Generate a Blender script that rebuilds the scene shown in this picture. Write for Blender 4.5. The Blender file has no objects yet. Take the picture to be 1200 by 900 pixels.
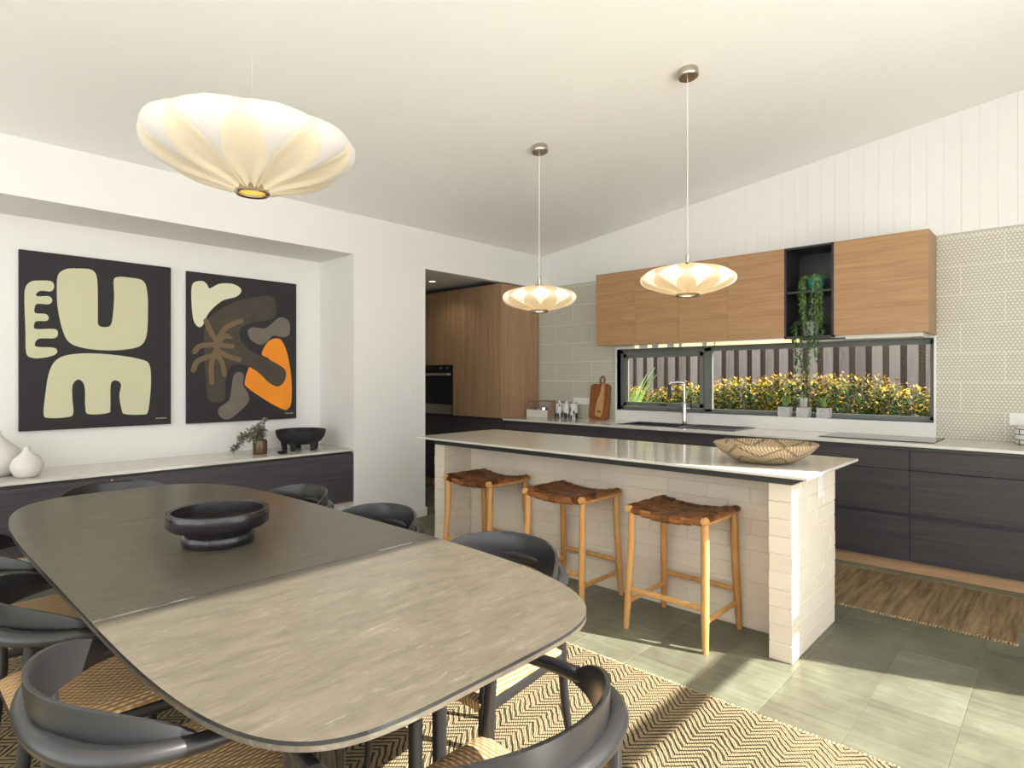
import bpy, bmesh, math, random
from mathutils import Vector
from mathutils.geometry import tessellate_polygon
random.seed(7)
PI = math.pi
scene = bpy.context.scene
C = scene.collection

# ------------------------------------------------------------------ camera
TH = math.atan2(656, 706.5)
cam = bpy.data.objects.new('camera', bpy.data.cameras.new('camera'))
C.objects.link(cam)
cam.location = (0, 0, 1.33)
cam.rotation_euler = (PI/2, 0, TH)
cam.data.sensor_width = 36
cam.data.lens = 706.5/1200*36
cam.data.shift_y = -7/1200
cam.data.clip_start = 0.05
scene.camera = cam

# ------------------------------------------------------------------ light
world = bpy.data.worlds.new('sky'); scene.world = world
world.use_nodes = True
bg = world.node_tree.nodes['Background']
bg.inputs[0].default_value = (0.96, 0.985, 1.0, 1)
bg.inputs[1].default_value = 2.3

SUN_DIR = Vector((-1, -0.355, -0.765))
sun = bpy.data.objects.new('sun', bpy.data.lights.new('sun', 'SUN'))
C.objects.link(sun)
sun.data.energy = 15.5
sun.data.color = (1.0, 0.95, 0.87)
sun.data.angle = math.radians(0.5)
sun.location = (6, 3, 6)
sun.rotation_euler = SUN_DIR.to_track_quat('-Z', 'Y').to_euler()

def portal(name, loc, rot, sx, sy):
    l = bpy.data.lights.new(name, 'AREA'); l.shape = 'RECTANGLE'; l.size = sx; l.size_y = sy
    l.cycles.is_portal = True
    o = bpy.data.objects.new(name, l); C.objects.link(o)
    o.location = loc; o.rotation_euler = rot
portal('daylight_portal_right', (1.52, 0.4, 1.63), (0, PI/2, 0), 3.2, 7.0)
portal('daylight_portal_back', (-1.6, -3.22, 1.45), (-PI/2, 0, PI), 5.8, 2.9)

vs = scene.view_settings
vs.view_transform = 'Standard'; vs.look = 'None'; vs.gamma = 1; vs.use_curve_mapping = False
vs.exposure = 0.34

# ------------------------------------------------------------------ materials
class NT:
    def __init__(s, name):
        s.m = bpy.data.materials.new(name); s.m.use_nodes = True
        s.t = s.m.node_tree; s.p = s.t.nodes['Principled BSDF']
    def n(s, typ, **kw):
        nd = s.t.nodes.new(typ)
        for k, v in kw.items():
            if k.startswith('i_'):
                nd.inputs[int(k[2:])].default_value = v
            else: setattr(nd, k, v)
        return nd
    def l(s, a, b): s.t.links.new(a, b)
    def math(s, op, a, b=None, c=None, clamp=False):
        nd = s.t.nodes.new('ShaderNodeMath'); nd.operation = op; nd.use_clamp = clamp
        for i, v in enumerate((a, b, c)):
            if v is None: continue
            if isinstance(v, (int, float)): nd.inputs[i].default_value = v
            else: s.l(v, nd.inputs[i])
        return nd.outputs[0]
    def mix(s, f, a, b):
        nd = s.t.nodes.new('ShaderNodeMix'); nd.data_type = 'RGBA'
        if isinstance(f, (int, float)): nd.inputs[0].default_value = f
        else: s.l(f, nd.inputs[0])
        for i, v in ((6, a), (7, b)):
            if isinstance(v, tuple): nd.inputs[i].default_value = (*v[:3], 1)
            else: s.l(v, nd.inputs[i])
        return nd.outputs[2]
    def coord(s, scale=(1, 1, 1), out='Object', rot=(0, 0, 0)):
        tc = s.n('ShaderNodeTexCoord'); mp = s.n('ShaderNodeMapping')
        mp.inputs['Scale'].default_value = scale; mp.inputs['Rotation'].default_value = rot
        s.l(tc.outputs[out], mp.inputs[0]); return mp.outputs[0]
    def noise(s, vec, scale, detail=4, rough=0.55, dist=0):
        nd = s.n('ShaderNodeTexNoise'); s.l(vec, nd.inputs['Vector'])
        nd.inputs['Scale'].default_value = scale; nd.inputs['Detail'].default_value = detail
        nd.inputs['Roughness'].default_value = rough; nd.inputs['Distortion'].default_value = dist
        return nd.outputs[0]
    def ramp(s, f, stops):
        nd = s.n('ShaderNodeValToRGB'); s.l(f, nd.inputs[0])
        el = nd.color_ramp.elements
        while len(el) < len(stops): el.new(0.5)
        for e, (p, c) in zip(el, stops): e.position = p; e.color = (*c[:3], 1)
        return nd.outputs[0]
    def bump(s, h, strength=0.2, dist=0.005):
        nd = s.n('ShaderNodeBump'); nd.inputs['Strength'].default_value = strength
        nd.inputs['Distance'].default_value = dist
        s.l(h, nd.inputs['Height']); s.l(nd.outputs[0], s.p.inputs['Normal'])
    def base(s, c):
        if isinstance(c, tuple): s.p.inputs['Base Color'].default_value = (*c[:3], 1)
        else: s.l(c, s.p.inputs['Base Color'])
    def set(s, rough=0.5, metal=0.0, spec=0.5, coat=0.0):
        s.p.inputs['Roughness'].default_value = rough; s.p.inputs['Metallic'].default_value = metal
        s.p.inputs['Specular IOR Level'].default_value = spec
        s.p.inputs['Coat Weight'].default_value = coat
        s.p.inputs['Coat Roughness'].default_value = 0.08
    def rnd(s):
        return s.n('ShaderNodeObjectInfo').outputs['Random']

M = {}
def plain(name, col, rough=0.5, metal=0, spec=0.5, coat=0, var=0.0, vscale=3, bump=0, bscale=200):
    k = NT(name); k.set(rough, metal, spec, coat)
    if var or bump: v = k.coord()
    if var:
        d = tuple(max(0, c*(1-var)) for c in col); u = tuple(min(1, c*(1+var)) for c in col)
        k.base(k.ramp(k.noise(v, vscale), [(0.3, d), (0.7, u)]))
    else: k.base(col)
    if bump: k.bump(k.noise(v, bscale, 2), bump, 0.002)
    M[name] = k.m; return k.m

def wood(name, c0, c1, scale, rough=0.45, detail=6, bump=0.08, streak=None, spec=0.4, objrand=0.0):
    k = NT(name); k.set(rough, 0, spec)
    v = k.coord(scale)
    n1 = k.noise(v, 1.0, detail, 0.6, 0.3)
    n2 = k.noise(k.coord(tuple(q*4 for q in scale)), 1.0, 3, 0.6)
    f = k.math('ADD', k.math('MULTIPLY', n1, 0.7), k.math('MULTIPLY', n2, 0.3))
    if objrand: f = k.math('ADD', f, k.math('MULTIPLY', k.math('SUBTRACT', k.rnd(), 0.5), objrand))
    col = k.ramp(f, [(0.33, c0), (0.67, c1)])
    if streak:
        n3 = k.noise(k.coord(tuple(q*2.2 for q in scale)), 1.0, 8, 0.7, 0.6)
        mask = k.ramp(n3, [(0.57, (0, 0, 0)), (0.78, (0.85, 0.85, 0.85))])
        col = k.mix(mask, col, streak)
    k.base(col)
    if bump: k.bump(n2, bump, 0.003)
    M[name] = k.m; return k.m

plain('white_paint', (0.76, 0.75, 0.72), 0.6, var=0.012, vscale=1.2)
plain('ceiling_paint', (0.90, 0.89, 0.86), 0.7, var=0.012, vscale=0.8)
plain('white_panel', (0.78, 0.77, 0.73), 0.45)
plain('grout', (0.72, 0.70, 0.62), 0.8)
plain('stone', (0.60, 0.575, 0.51), 0.10, spec=0.5, var=0.05, vscale=5)
plain('dark_band', (0.035, 0.035, 0.033), 0.5)
plain('steel', (0.55, 0.53, 0.49), 0.28, metal=1)
plain('chrome', (0.75, 0.75, 0.74), 0.12, metal=1)
plain('nickel', (0.50, 0.45, 0.37), 0.25, metal=1)
plain('black_glass', (0.012, 0.013, 0.013), 0.06)
plain('black_metal', (0.02, 0.02, 0.02), 0.4)
plain('window_frame', (0.15, 0.16, 0.145), 0.4)
plain('sink_black', (0.03, 0.032, 0.036), 0.35)
plain('chair_black', (0.014, 0.014, 0.015), 0.31, spec=0.55, var=0.15, vscale=6)
plain('bowl_black', (0.016, 0.014, 0.015), 0.24, spec=0.6, var=0.3, vscale=9, bump=0.25, bscale=25)
plain('matte_black', (0.015, 0.014, 0.014), 0.75, bump=0.2, bscale=60)
plain('vase_white', (0.66, 0.64, 0.60), 0.8, bump=0.25, bscale=60)
plain('cabinet_white', (0.72, 0.70, 0.64), 0.6)
plain('concrete', (0.46, 0.46, 0.45), 0.8, var=0.15, vscale=40)
plain('teal_pot', (0.03, 0.23, 0.21), 0.35, var=0.3, vscale=30)
plain('leaf_light', (0.16, 0.27, 0.05), 0.5, var=0.4, vscale=30)
plain('leaf_dark', (0.07, 0.15, 0.035), 0.5, var=0.4, vscale=30)
plain('leaf_trail', (0.17, 0.28, 0.07), 0.5, var=0.5, vscale=40)
plain('leaf_grey', (0.24, 0.225, 0.165), 0.7, var=0.4, vscale=40)
plain('cactus', (0.45, 0.48, 0.38), 0.6)
plain('hedge_green', (0.024, 0.058, 0.008), 0.6, spec=0.2, var=0.6, vscale=25)
plain('hedge_yellow', (0.30, 0.22, 0.018), 0.6, spec=0.2, var=0.55, vscale=30)
plain('hedge_copper', (0.26, 0.13, 0.06), 0.6, spec=0.2, var=0.5, vscale=30)
plain('stem', (0.12, 0.07, 0.03), 0.8)
plain('soil', (0.05, 0.035, 0.02), 0.9, var=0.4, vscale=20)
plain('bounce_paving', (0.80, 0.785, 0.755), 0.8, var=0.1, vscale=2)
plain('canvas', (0.018, 0.016, 0.017), 0.75, bump=0.1, bscale=300)
plain('art_cream', (0.56, 0.54, 0.36), 0.8)
plain('art_cream_light', (0.66, 0.64, 0.47), 0.8)
plain('art_brown', (0.060, 0.047, 0.034), 0.8, var=0.15, vscale=6)
plain('art_grey', (0.155, 0.125, 0.105), 0.8, var=0.1, vscale=9)
plain('art_tan', (0.155, 0.108, 0.055), 0.8)
plain('art_orange', (0.80, 0.26, 0.012), 0.8, var=0.08, vscale=5)
plain('brown_glass', (0.10, 0.05, 0.02), 0.15)
plain('gold_inside', (0.9, 0.5, 0.05), 0.4)
plain('cord_white', (0.75, 0.72, 0.66), 0.6)
plain('amber', (0.55, 0.20, 0.05), 0.5)

# emissive lamp skins (the lamps are on)
def lamp_skin(name, col, em, s):
    k = NT(name); k.set(0.55); k.base(col)
    k.p.inputs['Emission Color'].default_value = (*em, 1); k.p.inputs['Emission Strength'].default_value = s
    M[name] = k.m
lamp_skin('shade_cream', (0.62, 0.50, 0.32), (1.0, 0.66, 0.30), 0.30)
lamp_skin('shade_panel', (0.80, 0.74, 0.62), (1.0, 0.80, 0.52), 0.40)
lamp_skin('shade_cream_soft', (0.60, 0.53, 0.40), (1.0, 0.78, 0.48), 0.13)
lamp_skin('shade_panel_soft', (0.57, 0.545, 0.51), (1.0, 0.86, 0.70), 0.06)
lamp_skin('lamp_inside', (0.8, 0.5, 0.1), (1.0, 0.48, 0.05), 0.75)
lamp_skin('led', (0.9, 0.8, 0.5), (1.0, 0.68, 0.25), 1.0)
lamp_skin('downlight_glow', (1, 0.9, 0.7), (1.0, 0.85, 0.55), 3.0)

# thin window glass: clear, mirror-like at grazing angles
k = NT('glass'); t = k.t
tr = k.n('ShaderNodeBsdfTransparent'); gl = k.n('ShaderNodeBsdfGlossy'); gl.inputs['Roughness'].default_value = 0.02
fr = k.n('ShaderNodeFresnel'); fr.inputs[0].default_value = 1.12
mx = k.n('ShaderNodeMixShader'); k.l(fr.outputs[0], mx.inputs[0]); k.l(tr.outputs[0], mx.inputs[1]); k.l(gl.outputs[0], mx.inputs[2])
k.l(mx.outputs[0], t.nodes['Material Output'].inputs[0]); M['glass'] = k.m

wood('oak_h', (0.31, 0.168, 0.076), (0.45, 0.265, 0.13), (1.6, 20, 34), 0.42, bump=0.03)
wood('oak_v', (0.28, 0.160, 0.082), (0.42, 0.265, 0.150), (26, 26, 1.2), 0.42, bump=0.03)
wood('oak_plinth', (0.38, 0.22, 0.11), (0.52, 0.33, 0.18), (2, 30, 40), 0.5, bump=0.02)
wood('dark_cab', (0.030, 0.027, 0.030), (0.068, 0.058, 0.058), (1.3, 22, 42), 0.5, bump=0.05)
wood('dark_cab_y', (0.036, 0.032, 0.038), (0.075, 0.064, 0.068), (22, 1.3, 42), 0.5, bump=0.05)
wood('table_wood', (0.066, 0.056, 0.040), (0.110, 0.095, 0.070), (34, 6.5, 34), 0.33, streak=(0.21, 0.195, 0.165), bump=0.10, spec=0.5, detail=8)
wood('teak', (0.42, 0.20, 0.055), (0.62, 0.34, 0.12), (30, 30, 3), 0.45, bump=0.04, objrand=0.2)
wood('board_dark', (0.17, 0.05, 0.015), (0.32, 0.11, 0.03), (30, 30, 4), 0.45)
wood('board_light', (0.45, 0.24, 0.08), (0.6, 0.36, 0.15), (30, 30, 4), 0.45)
wood('caddy_wood', (0.22, 0.15, 0.10), (0.36, 0.26, 0.18), (20, 20, 20), 0.6)
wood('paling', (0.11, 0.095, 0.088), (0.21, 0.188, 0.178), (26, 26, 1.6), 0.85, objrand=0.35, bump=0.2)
wood('paling_shade', (0.035, 0.022, 0.016), (0.07, 0.046, 0.034), (26, 26, 1.6), 0.9, objrand=0.3)  # same timber as the front boards, shade of the gaps painted in

# leather straps
k = NT('leather'); k.set(0.36, 0, 0.5)
f = k.math('ADD', k.math('MULTIPLY', k.noise(k.coord(), 22, 4), 0.6), k.math('MULTIPLY', k.rnd(), 0.5))
k.base(k.ramp(f, [(0.35, (0.19, 0.066, 0.022)), (0.75, (0.58, 0.25, 0.085))])); k.bump(k.noise(k.coord(), 120, 3), 0.15, 0.002)
M['leather'] = k.m

# painted brick
k = NT('brick_paint'); k.set(0.6)
v = k.coord(); r = k.rnd()
k.base(k.mix(r, (0.70, 0.61, 0.49), (0.735, 0.655, 0.54)))
k.bump(k.noise(v, 45, 4), 0.25, 0.004); M['brick_paint'] = k.m
plain('mortar', (0.68, 0.615, 0.51), 0.8)

# floor tile: grey-green stone
k = NT('floor_tile'); k.set(0.36, 0, 0.4)
v = k.coord((1, 1, 1), 'Object')
geo = k.n('ShaderNodeNewGeometry')
pos = geo.outputs['Position']
n1 = k.noise(pos, 2.3, 6, 0.6); n2 = k.noise(pos, 9, 5, 0.6, 0.5)
n3 = k.noise(k.coord((2.2, 34, 1)), 1.0, 4, 0.6)  # streaks along x put light reflections into the tile colour
f = k.math('ADD', k.math('ADD', k.math('MULTIPLY', n1, 0.45), k.math('ADD', k.math('MULTIPLY', n3, 0.3), k.math('MULTIPLY', n2, 0.25))), k.math('MULTIPLY', k.math('SUBTRACT', k.rnd(), 0.5), 0.10))
col = k.ramp(f, [(0.34, (0.082, 0.075, 0.050)), (0.52, (0.138, 0.139, 0.094)), (0.70, (0.215, 0.235, 0.175))])
k.base(col)
sep = k.n('ShaderNodeSeparateXYZ'); k.l(pos, sep.inputs[0])
rip = k.math('SINE', k.math('ADD', k.math('MULTIPLY', sep.outputs[1], 95), k.math('MULTIPLY', n1, 7)))
k.bump(k.math('ADD', k.math('MULTIPLY', rip, 0.25), n2), 0.18, 0.004); M['floor_tile'] = k.m
plain('floor_grout', (0.11, 0.115, 0.085), 0.8)

# dotted splashback tile (fine raised dots in a hexagonal grid)
def dot_tile(name, ca, cb):
    k = NT(name); k.set(0.38)
    geo = k.n('ShaderNodeNewGeometry'); sep = k.n('ShaderNodeSeparateXYZ'); k.l(geo.outputs['Position'], sep.inputs[0])
    sx, sz = 0.024, 0.0208*2
    def cell(ox, oz):
        a = k.math('SUBTRACT', k.math('FRACT', k.math('ADD', k.math('DIVIDE', sep.outputs[0], sx), ox)), 0.5)
        b = k.math('SUBTRACT', k.math('FRACT', k.math('ADD', k.math('DIVIDE', sep.outputs[2], sz), oz)), 0.5)
        a = k.math('MULTIPLY', a, sx); b = k.math('MULTIPLY', b, sz)
        return k.math('SQRT', k.math('ADD', k.math('MULTIPLY', a, a), k.math('MULTIPLY', b, b)))
    d = k.math('MINIMUM', cell(0, 0), cell(0.5, 0.5))
    m = k.math('SUBTRACT', 1.0, k.math('DIVIDE', k.math('SUBTRACT', d, 0.0062), 0.0028), None, True)
    k.base(k.mix(m, ca, cb)); k.bump(m, 0.35, 0.003); M[name] = k.m
dot_tile('dot_tile', (0.43, 0.405, 0.325), (0.66, 0.635, 0.54))

# woven paper cord
k = NT('paper_cord'); k.set(0.75, 0, 0.3)
tc = k.n('ShaderNodeTexCoord'); sep = k.n('ShaderNodeSeparateXYZ'); k.l(tc.outputs['Object'], sep.inputs[0])
wx = k.math('SINE', k.math('MULTIPLY', sep.outputs[0], 2*PI/0.0125))
row = k.math('MULTIPLY', k.math('FLOOR', k.math('DIVIDE', sep.outputs[0], 0.0125)), PI)
wy = k.math('SINE', k.math('ADD', k.math('MULTIPLY', sep.outputs[1], 2*PI/0.026), row))
hgt = k.math('MULTIPLY', k.math('ADD', k.math('MULTIPLY', wx, 0.5), 0.5), k.math('ADD', k.math('MULTIPLY', wy, 0.35), 0.65))
nz = k.noise(tc.outputs['Object'], 60, 3)
k.base(k.ramp(k.math('ADD', k.math('MULTIPLY', hgt, 0.8), k.math('MULTIPLY', nz, 0.2)), [(0.10, (0.28, 0.155, 0.065)), (0.5, (0.60, 0.39, 0.19)), (0.9, (0.74, 0.52, 0.28))]))
k.bump(hgt, 0.7, 0.006); M['paper_cord'] = k.m

# herringbone jute rug
def rug_mat(name, per, pitch, slope, light0, light1, dark, thr, fade=1.0, streaky=False):
    k = NT(name); k.set(0.95, 0, 0.1)
    tc = k.n('ShaderNodeTexCoord'); sep = k.n('ShaderNodeSeparateXYZ'); k.l(tc.outputs['Object'], sep.inputs[0])
    wob = k.math('MULTIPLY', k.math('SUBTRACT', k.noise(tc.outputs['Object'], 14, 3), 0.5), 0.016)
    X = k.math('ADD', sep.outputs[0], wob); Y = k.math('ADD', sep.outputs[1], wob)
    tri = k.math('PINGPONG', X, per/2)
    ph = k.math('FRACT', k.math('DIVIDE', k.math('ADD', Y, k.math('MULTIPLY', tri, slope)), pitch))
    s = k.math('ABSOLUTE', k.math('SUBTRACT', ph, 0.5))
    weave = k.math('MULTIPLY', k.math('SINE', k.math('MULTIPLY', X, 2*PI/0.011)), k.math('SINE', k.math('MULTIPLY', Y, 2*PI/0.013)))
    big = k.noise(tc.outputs['Object'], 3.0, 3)
    fine = k.noise(tc.outputs['Object'], 130, 2)
    mask = k.math('MULTIPLY', k.math('ADD', s, k.math('MULTIPLY', k.math('SUBTRACT', big, 0.5), 0.35)), 1.0)
    m = k.ramp(mask, [(thr, (1, 1, 1)), (thr+0.09, (0, 0, 0))])
    lf_ = fine
    if streaky:
        sn = k.noise(k.coord((34, 2.2, 1)), 1.0, 5, 0.65)
        lf_ = k.ramp(sn, [(0.36, (0, 0, 0)), (0.64, (1, 1, 1))])
    lightc = k.mix(lf_, light0, light1)
    col = k.mix(k.math('MULTIPLY', m, fade), lightc, dark)
    k.base(col)
    h = k.math('ADD', k.math('MULTIPLY', weave, 0.4), k.math('SUBTRACT', k.math('MULTIPLY', fine, 0.6), k.math('MULTIPLY', m, 0.4)))
    k.bump(h, 0.8, 0.006); M[name] = k.m
rug_mat('jute_rug', 0.142, 0.029, 1.0, (0.20, 0.15, 0.082), (0.38, 0.295, 0.175), (0.045, 0.033, 0.020), 0.125)
rug_mat('jute_runner', 0.11, 0.020, 0.5, (0.17, 0.115, 0.060), (0.40, 0.285, 0.155), (0.075, 0.055, 0.034), 0.12, 0.8, True)

# basket weave with dark zigzag rings
k = NT('basket'); k.set(0.85, 0, 0.2)
tc = k.n('ShaderNodeTexCoord'); sep = k.n('ShaderNodeSeparateXYZ'); k.l(tc.outputs['Object'], sep.inputs[0])
ang = k.math('ARCTAN2', sep.outputs[1], sep.outputs[0])
rr = k.math('SQRT', k.math('ADD', k.math('MULTIPLY', sep.outputs[0], sep.outputs[0]), k.math('MULTIPLY', sep.outputs[1], sep.outputs[1])))
coil = k.math('SINE', k.math('MULTIPLY', rr, 2*PI/0.011))
stitch = k.math('SINE', k.math('ADD', k.math('MULTIPLY', ang, 90), k.math('MULTIPLY', rr, 260)))
zig = k.math('PINGPONG', k.math('MULTIPLY', ang, 1.0), PI/7)
pat = k.math('FRACT', k.math('DIVIDE', k.math('SUBTRACT', rr, k.math('MULTIPLY', zig, 0.11)), 0.055))
pm = k.ramp(pat, [(0.60, (0, 0, 0)), (0.66, (1, 1, 1)), (0.80, (1, 1, 1)), (0.86, (0, 0, 0))])
st = k.math('ADD', k.math('MULTIPLY', stitch, 0.5), 0.5)
col = k.mix(k.math('MULTIPLY', k.math('MULTIPLY', pm, st), 0.9), k.mix(st, (0.27, 0.19, 0.105), (0.52, 0.41, 0.265)), (0.045, 0.033, 0.022))
k.base(col); k.bump(k.math('ADD', coil, stitch), 0.5, 0.003); M['basket'] = k.m

# white jar crossed by thin dark lines / patterned canister
k = NT('lined_ceramic'); k.set(0.35)
br = k.n('ShaderNodeTexBrick'); k.l(k.coord((1, 1, 1), 'Object', (PI/2, 0, 0)), br.inputs[0])
br.inputs['Color1'].default_value = (0.72, 0.71, 0.66, 1); br.inputs['Color2'].default_value = (0.72, 0.71, 0.66, 1)
br.inputs['Mortar'].default_value = (0.03, 0.03, 0.03, 1); br.inputs['Scale'].default_value = 1
br.inputs['Mortar Size'].default_value = 0.003; br.inputs['Brick Width'].default_value = 0.06; br.inputs['Row Height'].default_value = 0.035
k.base(br.outputs[0]); M['lined_ceramic'] = k.m
k = NT('canister_print'); k.set(0.25)
vo = k.n('ShaderNodeTexVoronoi'); k.l(k.coord((28, 28, 13)), vo.inputs[0]); vo.inputs['Scale'].default_value = 1
k.base(k.ramp(vo.outputs['Distance'], [(0.40, (0.045, 0.05, 0.055)), (0.48, (0.66, 0.66, 0.62))])); M['canister_print'] = k.m

# ------------------------------------------------------------------ mesh helpers
class MB:
    """collects geometry, builds ONE mesh object"""
    def __init__(s): s.bm = bmesh.new()
    def box(s, x0, x1, y0, y1, z0, z1, bev=0.0, seg=1):
        g = bmesh.ops.create_cube(s.bm, size=1.0)
        vs_ = g['verts']
        for v in vs_:
            v.co = Vector(((x0+x1)/2+v.co.x*(x1-x0), (y0+y1)/2+v.co.y*(y1-y0), (z0+z1)/2+v.co.z*(z1-z0)))
        if bev:
            es = list({e for v in vs_ for e in v.link_edges})
            bmesh.ops.bevel(s.bm, geom=es, offset=bev, segments=seg, affect='EDGES', profile=0.5)
        return s
    def poly(s, pts, faces):
        vv = [s.bm.verts.new(p) for p in pts]
        for f_ in faces:
            try: s.bm.faces.new([vv[i] for i in f_])
            except ValueError: pass
        return s
    def prism(s, pts2, a0, a1, axis='z'):
        """extrude closed 2D outline; axis z: (x,y), axis y: (x,z), axis x: (y,z)"""
        def P(p, a):
            return (p[0], p[1], a) if axis == 'z' else ((p[0], a, p[1]) if axis == 'y' else (a, p[0], p[1]))
        n = len(pts2)
        lo = [s.bm.verts.new(P(p, a0)) for p in pts2]; hi = [s.bm.verts.new(P(p, a1)) for p in pts2]
        s.bm.faces.new(lo); s.bm.faces.new(hi)
        for i in range(n): s.bm.faces.new((lo[i], lo[(i+1) % n], hi[(i+1) % n], hi[i]))
        return s
    def grid(s, fn, nu, nv, closeu=False):
        g = [[s.bm.verts.new(fn(i/(nu if closeu else nu-1), j/(nv-1))) for i in range(nu)] for j in range(nv)]
        for j in range(nv-1):
            for i in range(nu if closeu else nu-1):
                a, b, c_, d = g[j][i], g[j][(i+1) % nu], g[j+1][(i+1) % nu], g[j+1][i]
                try: s.bm.faces.new((a, b, c_, d))
                except ValueError: pass
        return g
    def lathe(s, prof, c=(0, 0, 0), n=32, cap=True):
        """prof: list of (r,z)"""
        rings = []
        for r, z in prof:
            if r < 1e-5: rings.append([s.bm.verts.new((c[0], c[1], c[2]+z))])
            else: rings.append([s.bm.verts.new((c[0]+r*math.cos(2*PI*i/n), c[1]+r*math.sin(2*PI*i/n), c[2]+z)) for i in range(n)])
        for a, b in zip(rings, rings[1:]):
            for i in range(n):
                j = (i+1) % n
                if len(a) == 1 and len(b) == 1: continue
                if len(a) == 1: s.bm.faces.new((a[0], b[i], b[j]))
                elif len(b) == 1: s.bm.faces.new((a[i], a[j], b[0]))
                else: s.bm.faces.new((a[i], a[j], b[j], b[i]))
        if cap:
            for ring in (rings[0], rings[-1]):
                if len(ring) > 2: s.bm.faces.new(ring)
        return s
    def tube(s, pts, rad, n=10, flat=None, up=Vector((0, 0, 1))):
        """sweep; rad float or list; flat=(a,b) scale list for sideways/up"""
        pts = [Vector(p) for p in pts]; m = len(pts); rings = []
        for i, p in enumerate(pts):
            d = (pts[min(i+1, m-1)]-pts[max(i-1, 0)]).normalized()
            u = up if abs(d.dot(up)) < 0.95 else Vector((1, 0, 0))
            sx = d.cross(u).normalized(); sy = sx.cross(d).normalized()
            r = rad[i] if isinstance(rad, (list, tuple)) else rad
            fa, fb = (flat[i] if isinstance(flat, list) else flat) if flat else (1, 1)
            rings.append([s.bm.verts.new(p+sx*math.cos(2*PI*q/n)*r*fa+sy*math.sin(2*PI*q/n)*r*fb) for q in range(n)])
        for a, b in zip(rings, rings[1:]):
            for q in range(n): s.bm.faces.new((a[q], a[(q+1) % n], b[(q+1) % n], b[q]))
        s.bm.faces.new(rings[0]); s.bm.faces.new(rings[-1])
        return s
    def leaf(s, p, d, L, W, up=Vector((0, 0, 1)), bend=0.0):
        d = d.normalized(); sd = d.cross(up)
        if sd.length < 1e-3: sd = Vector((1, 0, 0))
        sd.normalize(); nn = sd.cross(d)
        q = [p, p+d*L*0.45+sd*W/2-nn*bend*L*0.2, p+d*L-nn*bend*L, p+d*L*0.45-sd*W/2-nn*bend*L*0.2]
        v_ = [s.bm.verts.new(x) for x in q]
        s.bm.faces.new((v_[0], v_[1], v_[2])); s.bm.faces.new((v_[0], v_[2], v_[3]))
    def mesh(s, name, mat, smooth=False, angle=None):
        bmesh.ops.recalc_face_normals(s.bm, faces=s.bm.faces)
        me = bpy.data.meshes.new(name); s.bm.to_mesh(me); s.bm.free()
        if mat: me.materials.append(M[mat] if isinstance(mat, str) else mat)
        if smooth:
            me.polygons.foreach_set('use_smooth', [True]*len(me.polygons))
            if angle is not None: me.set_sharp_from_angle(angle=math.radians(angle))
        return me
    def build(s, name, mat, parent=None, loc=(0, 0, 0), smooth=False, angle=40, **props):
        return put(name, s.mesh(name, mat, smooth, angle), parent, loc, **props)

def put(name, me, parent=None, loc=(0, 0, 0), rotz=0, **props):
    o = bpy.data.objects.new(name, me); C.objects.link(o)
    o.location = loc; o.rotation_euler = (0, 0, rotz)
    if parent: o.parent = parent
    for k_, v_ in props.items(): o[k_] = v_
    return o
def tag(o, label, cat=None, group=None, kind=None):
    o['label'] = label
    if cat: o['category'] = cat
    if group: o['group'] = group
    if kind: o['kind'] = kind
    return o
def thing(name, label, cat, loc=(0, 0, 0), rotz=0, group=None):
    o = put(name, None, None, loc, rotz); return tag(o, label, cat, group)
def copy_tree(o, parent=None):
    c_ = o.copy(); C.objects.link(c_); c_.parent = parent
    for ch in list(o.children): copy_tree(ch, c_)
    return c_
def box(name, mat, x0, x1, y0, y1, z0, z1, parent=None, bev=0.0, **props):
    """box with its origin at the middle of its base"""
    cx, cy = (x0+x1)/2, (y0+y1)/2
    return MB().box(x0-cx, x1-cx, y0-cy, y1-cy, 0, z1-z0, bev).build(name, mat, parent, (cx, cy, z0), **props)
def catmull(pts, n=6, closed=True):
    out = []; m = len(pts)
    rng = range(m) if closed else range(m-1)
    for i in rng:
        if closed: p0, p1, p2, p3 = pts[i-1], pts[i], pts[(i+1) % m], pts[(i+2) % m]
        else: p0, p1, p2, p3 = pts[max(i-1, 0)], pts[i], pts[i+1], pts[min(i+2, m-1)]
        for j in range(n):
            t_ = j/n
            out.append(tuple(0.5*(2*b+(c_-a)*t_+(2*a-5*b+4*c_-d)*t_*t_+(3*b-a-3*c_+d)*t_**3) for a, b, c_, d in zip(p0, p1, p2, p3)))
    if not closed: out.append(tuple(pts[-1]))
    return out

# ------------------------------------------------------------------ dimensions of the place
XW = -4.58          # dining wall plane
XN = -5.15          # back of the niche
YK = 5.45           # kitchen wall plane
XR, YB = 1.50, -3.2 # right wall, wall behind
ZB = 0.885          # kitchen worktop height
def zc(x): return 2.76+0.13*(x-XW)

def struct(o, label): return tag(o, label, kind='structure')

# ------------------------------------------------------------------ floor
fl = struct(box('floor', 'floor_grout', -7.0, XR+0.12, YB-0.12, YK+0.14, -0.15, -0.0015), 'grey green stone tiled floor of the open kitchen and dining room')
TW, TL = 0.305, 0.61
tile_me = MB().box(-TW/2+0.0008, TW/2-0.0008, -TL/2+0.0008, TL/2-0.0008, -0.010, 0.0, 0.0008).mesh('floor_tile', 'floor_tile')
ntile = 0
i0 = -20
floor_z = fl.location
for i in range(-19, 7):
    x = -0.615+TW/2+i*TW
    off = TL/2 if i % 2 else 0
    for j in range(-3, 9):
        y = off+j*TL+0.1
        if x < -5.9 or x > 1.4 or y > 5.2 or y < -1.5: continue
        if x < -4.7 and y < 3.9: continue
        if x > 1.4: continue
        put('floor_tile', tile_me, fl, (x-fl.location.x, y-fl.location.y, 0.15)); ntile += 1

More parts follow.
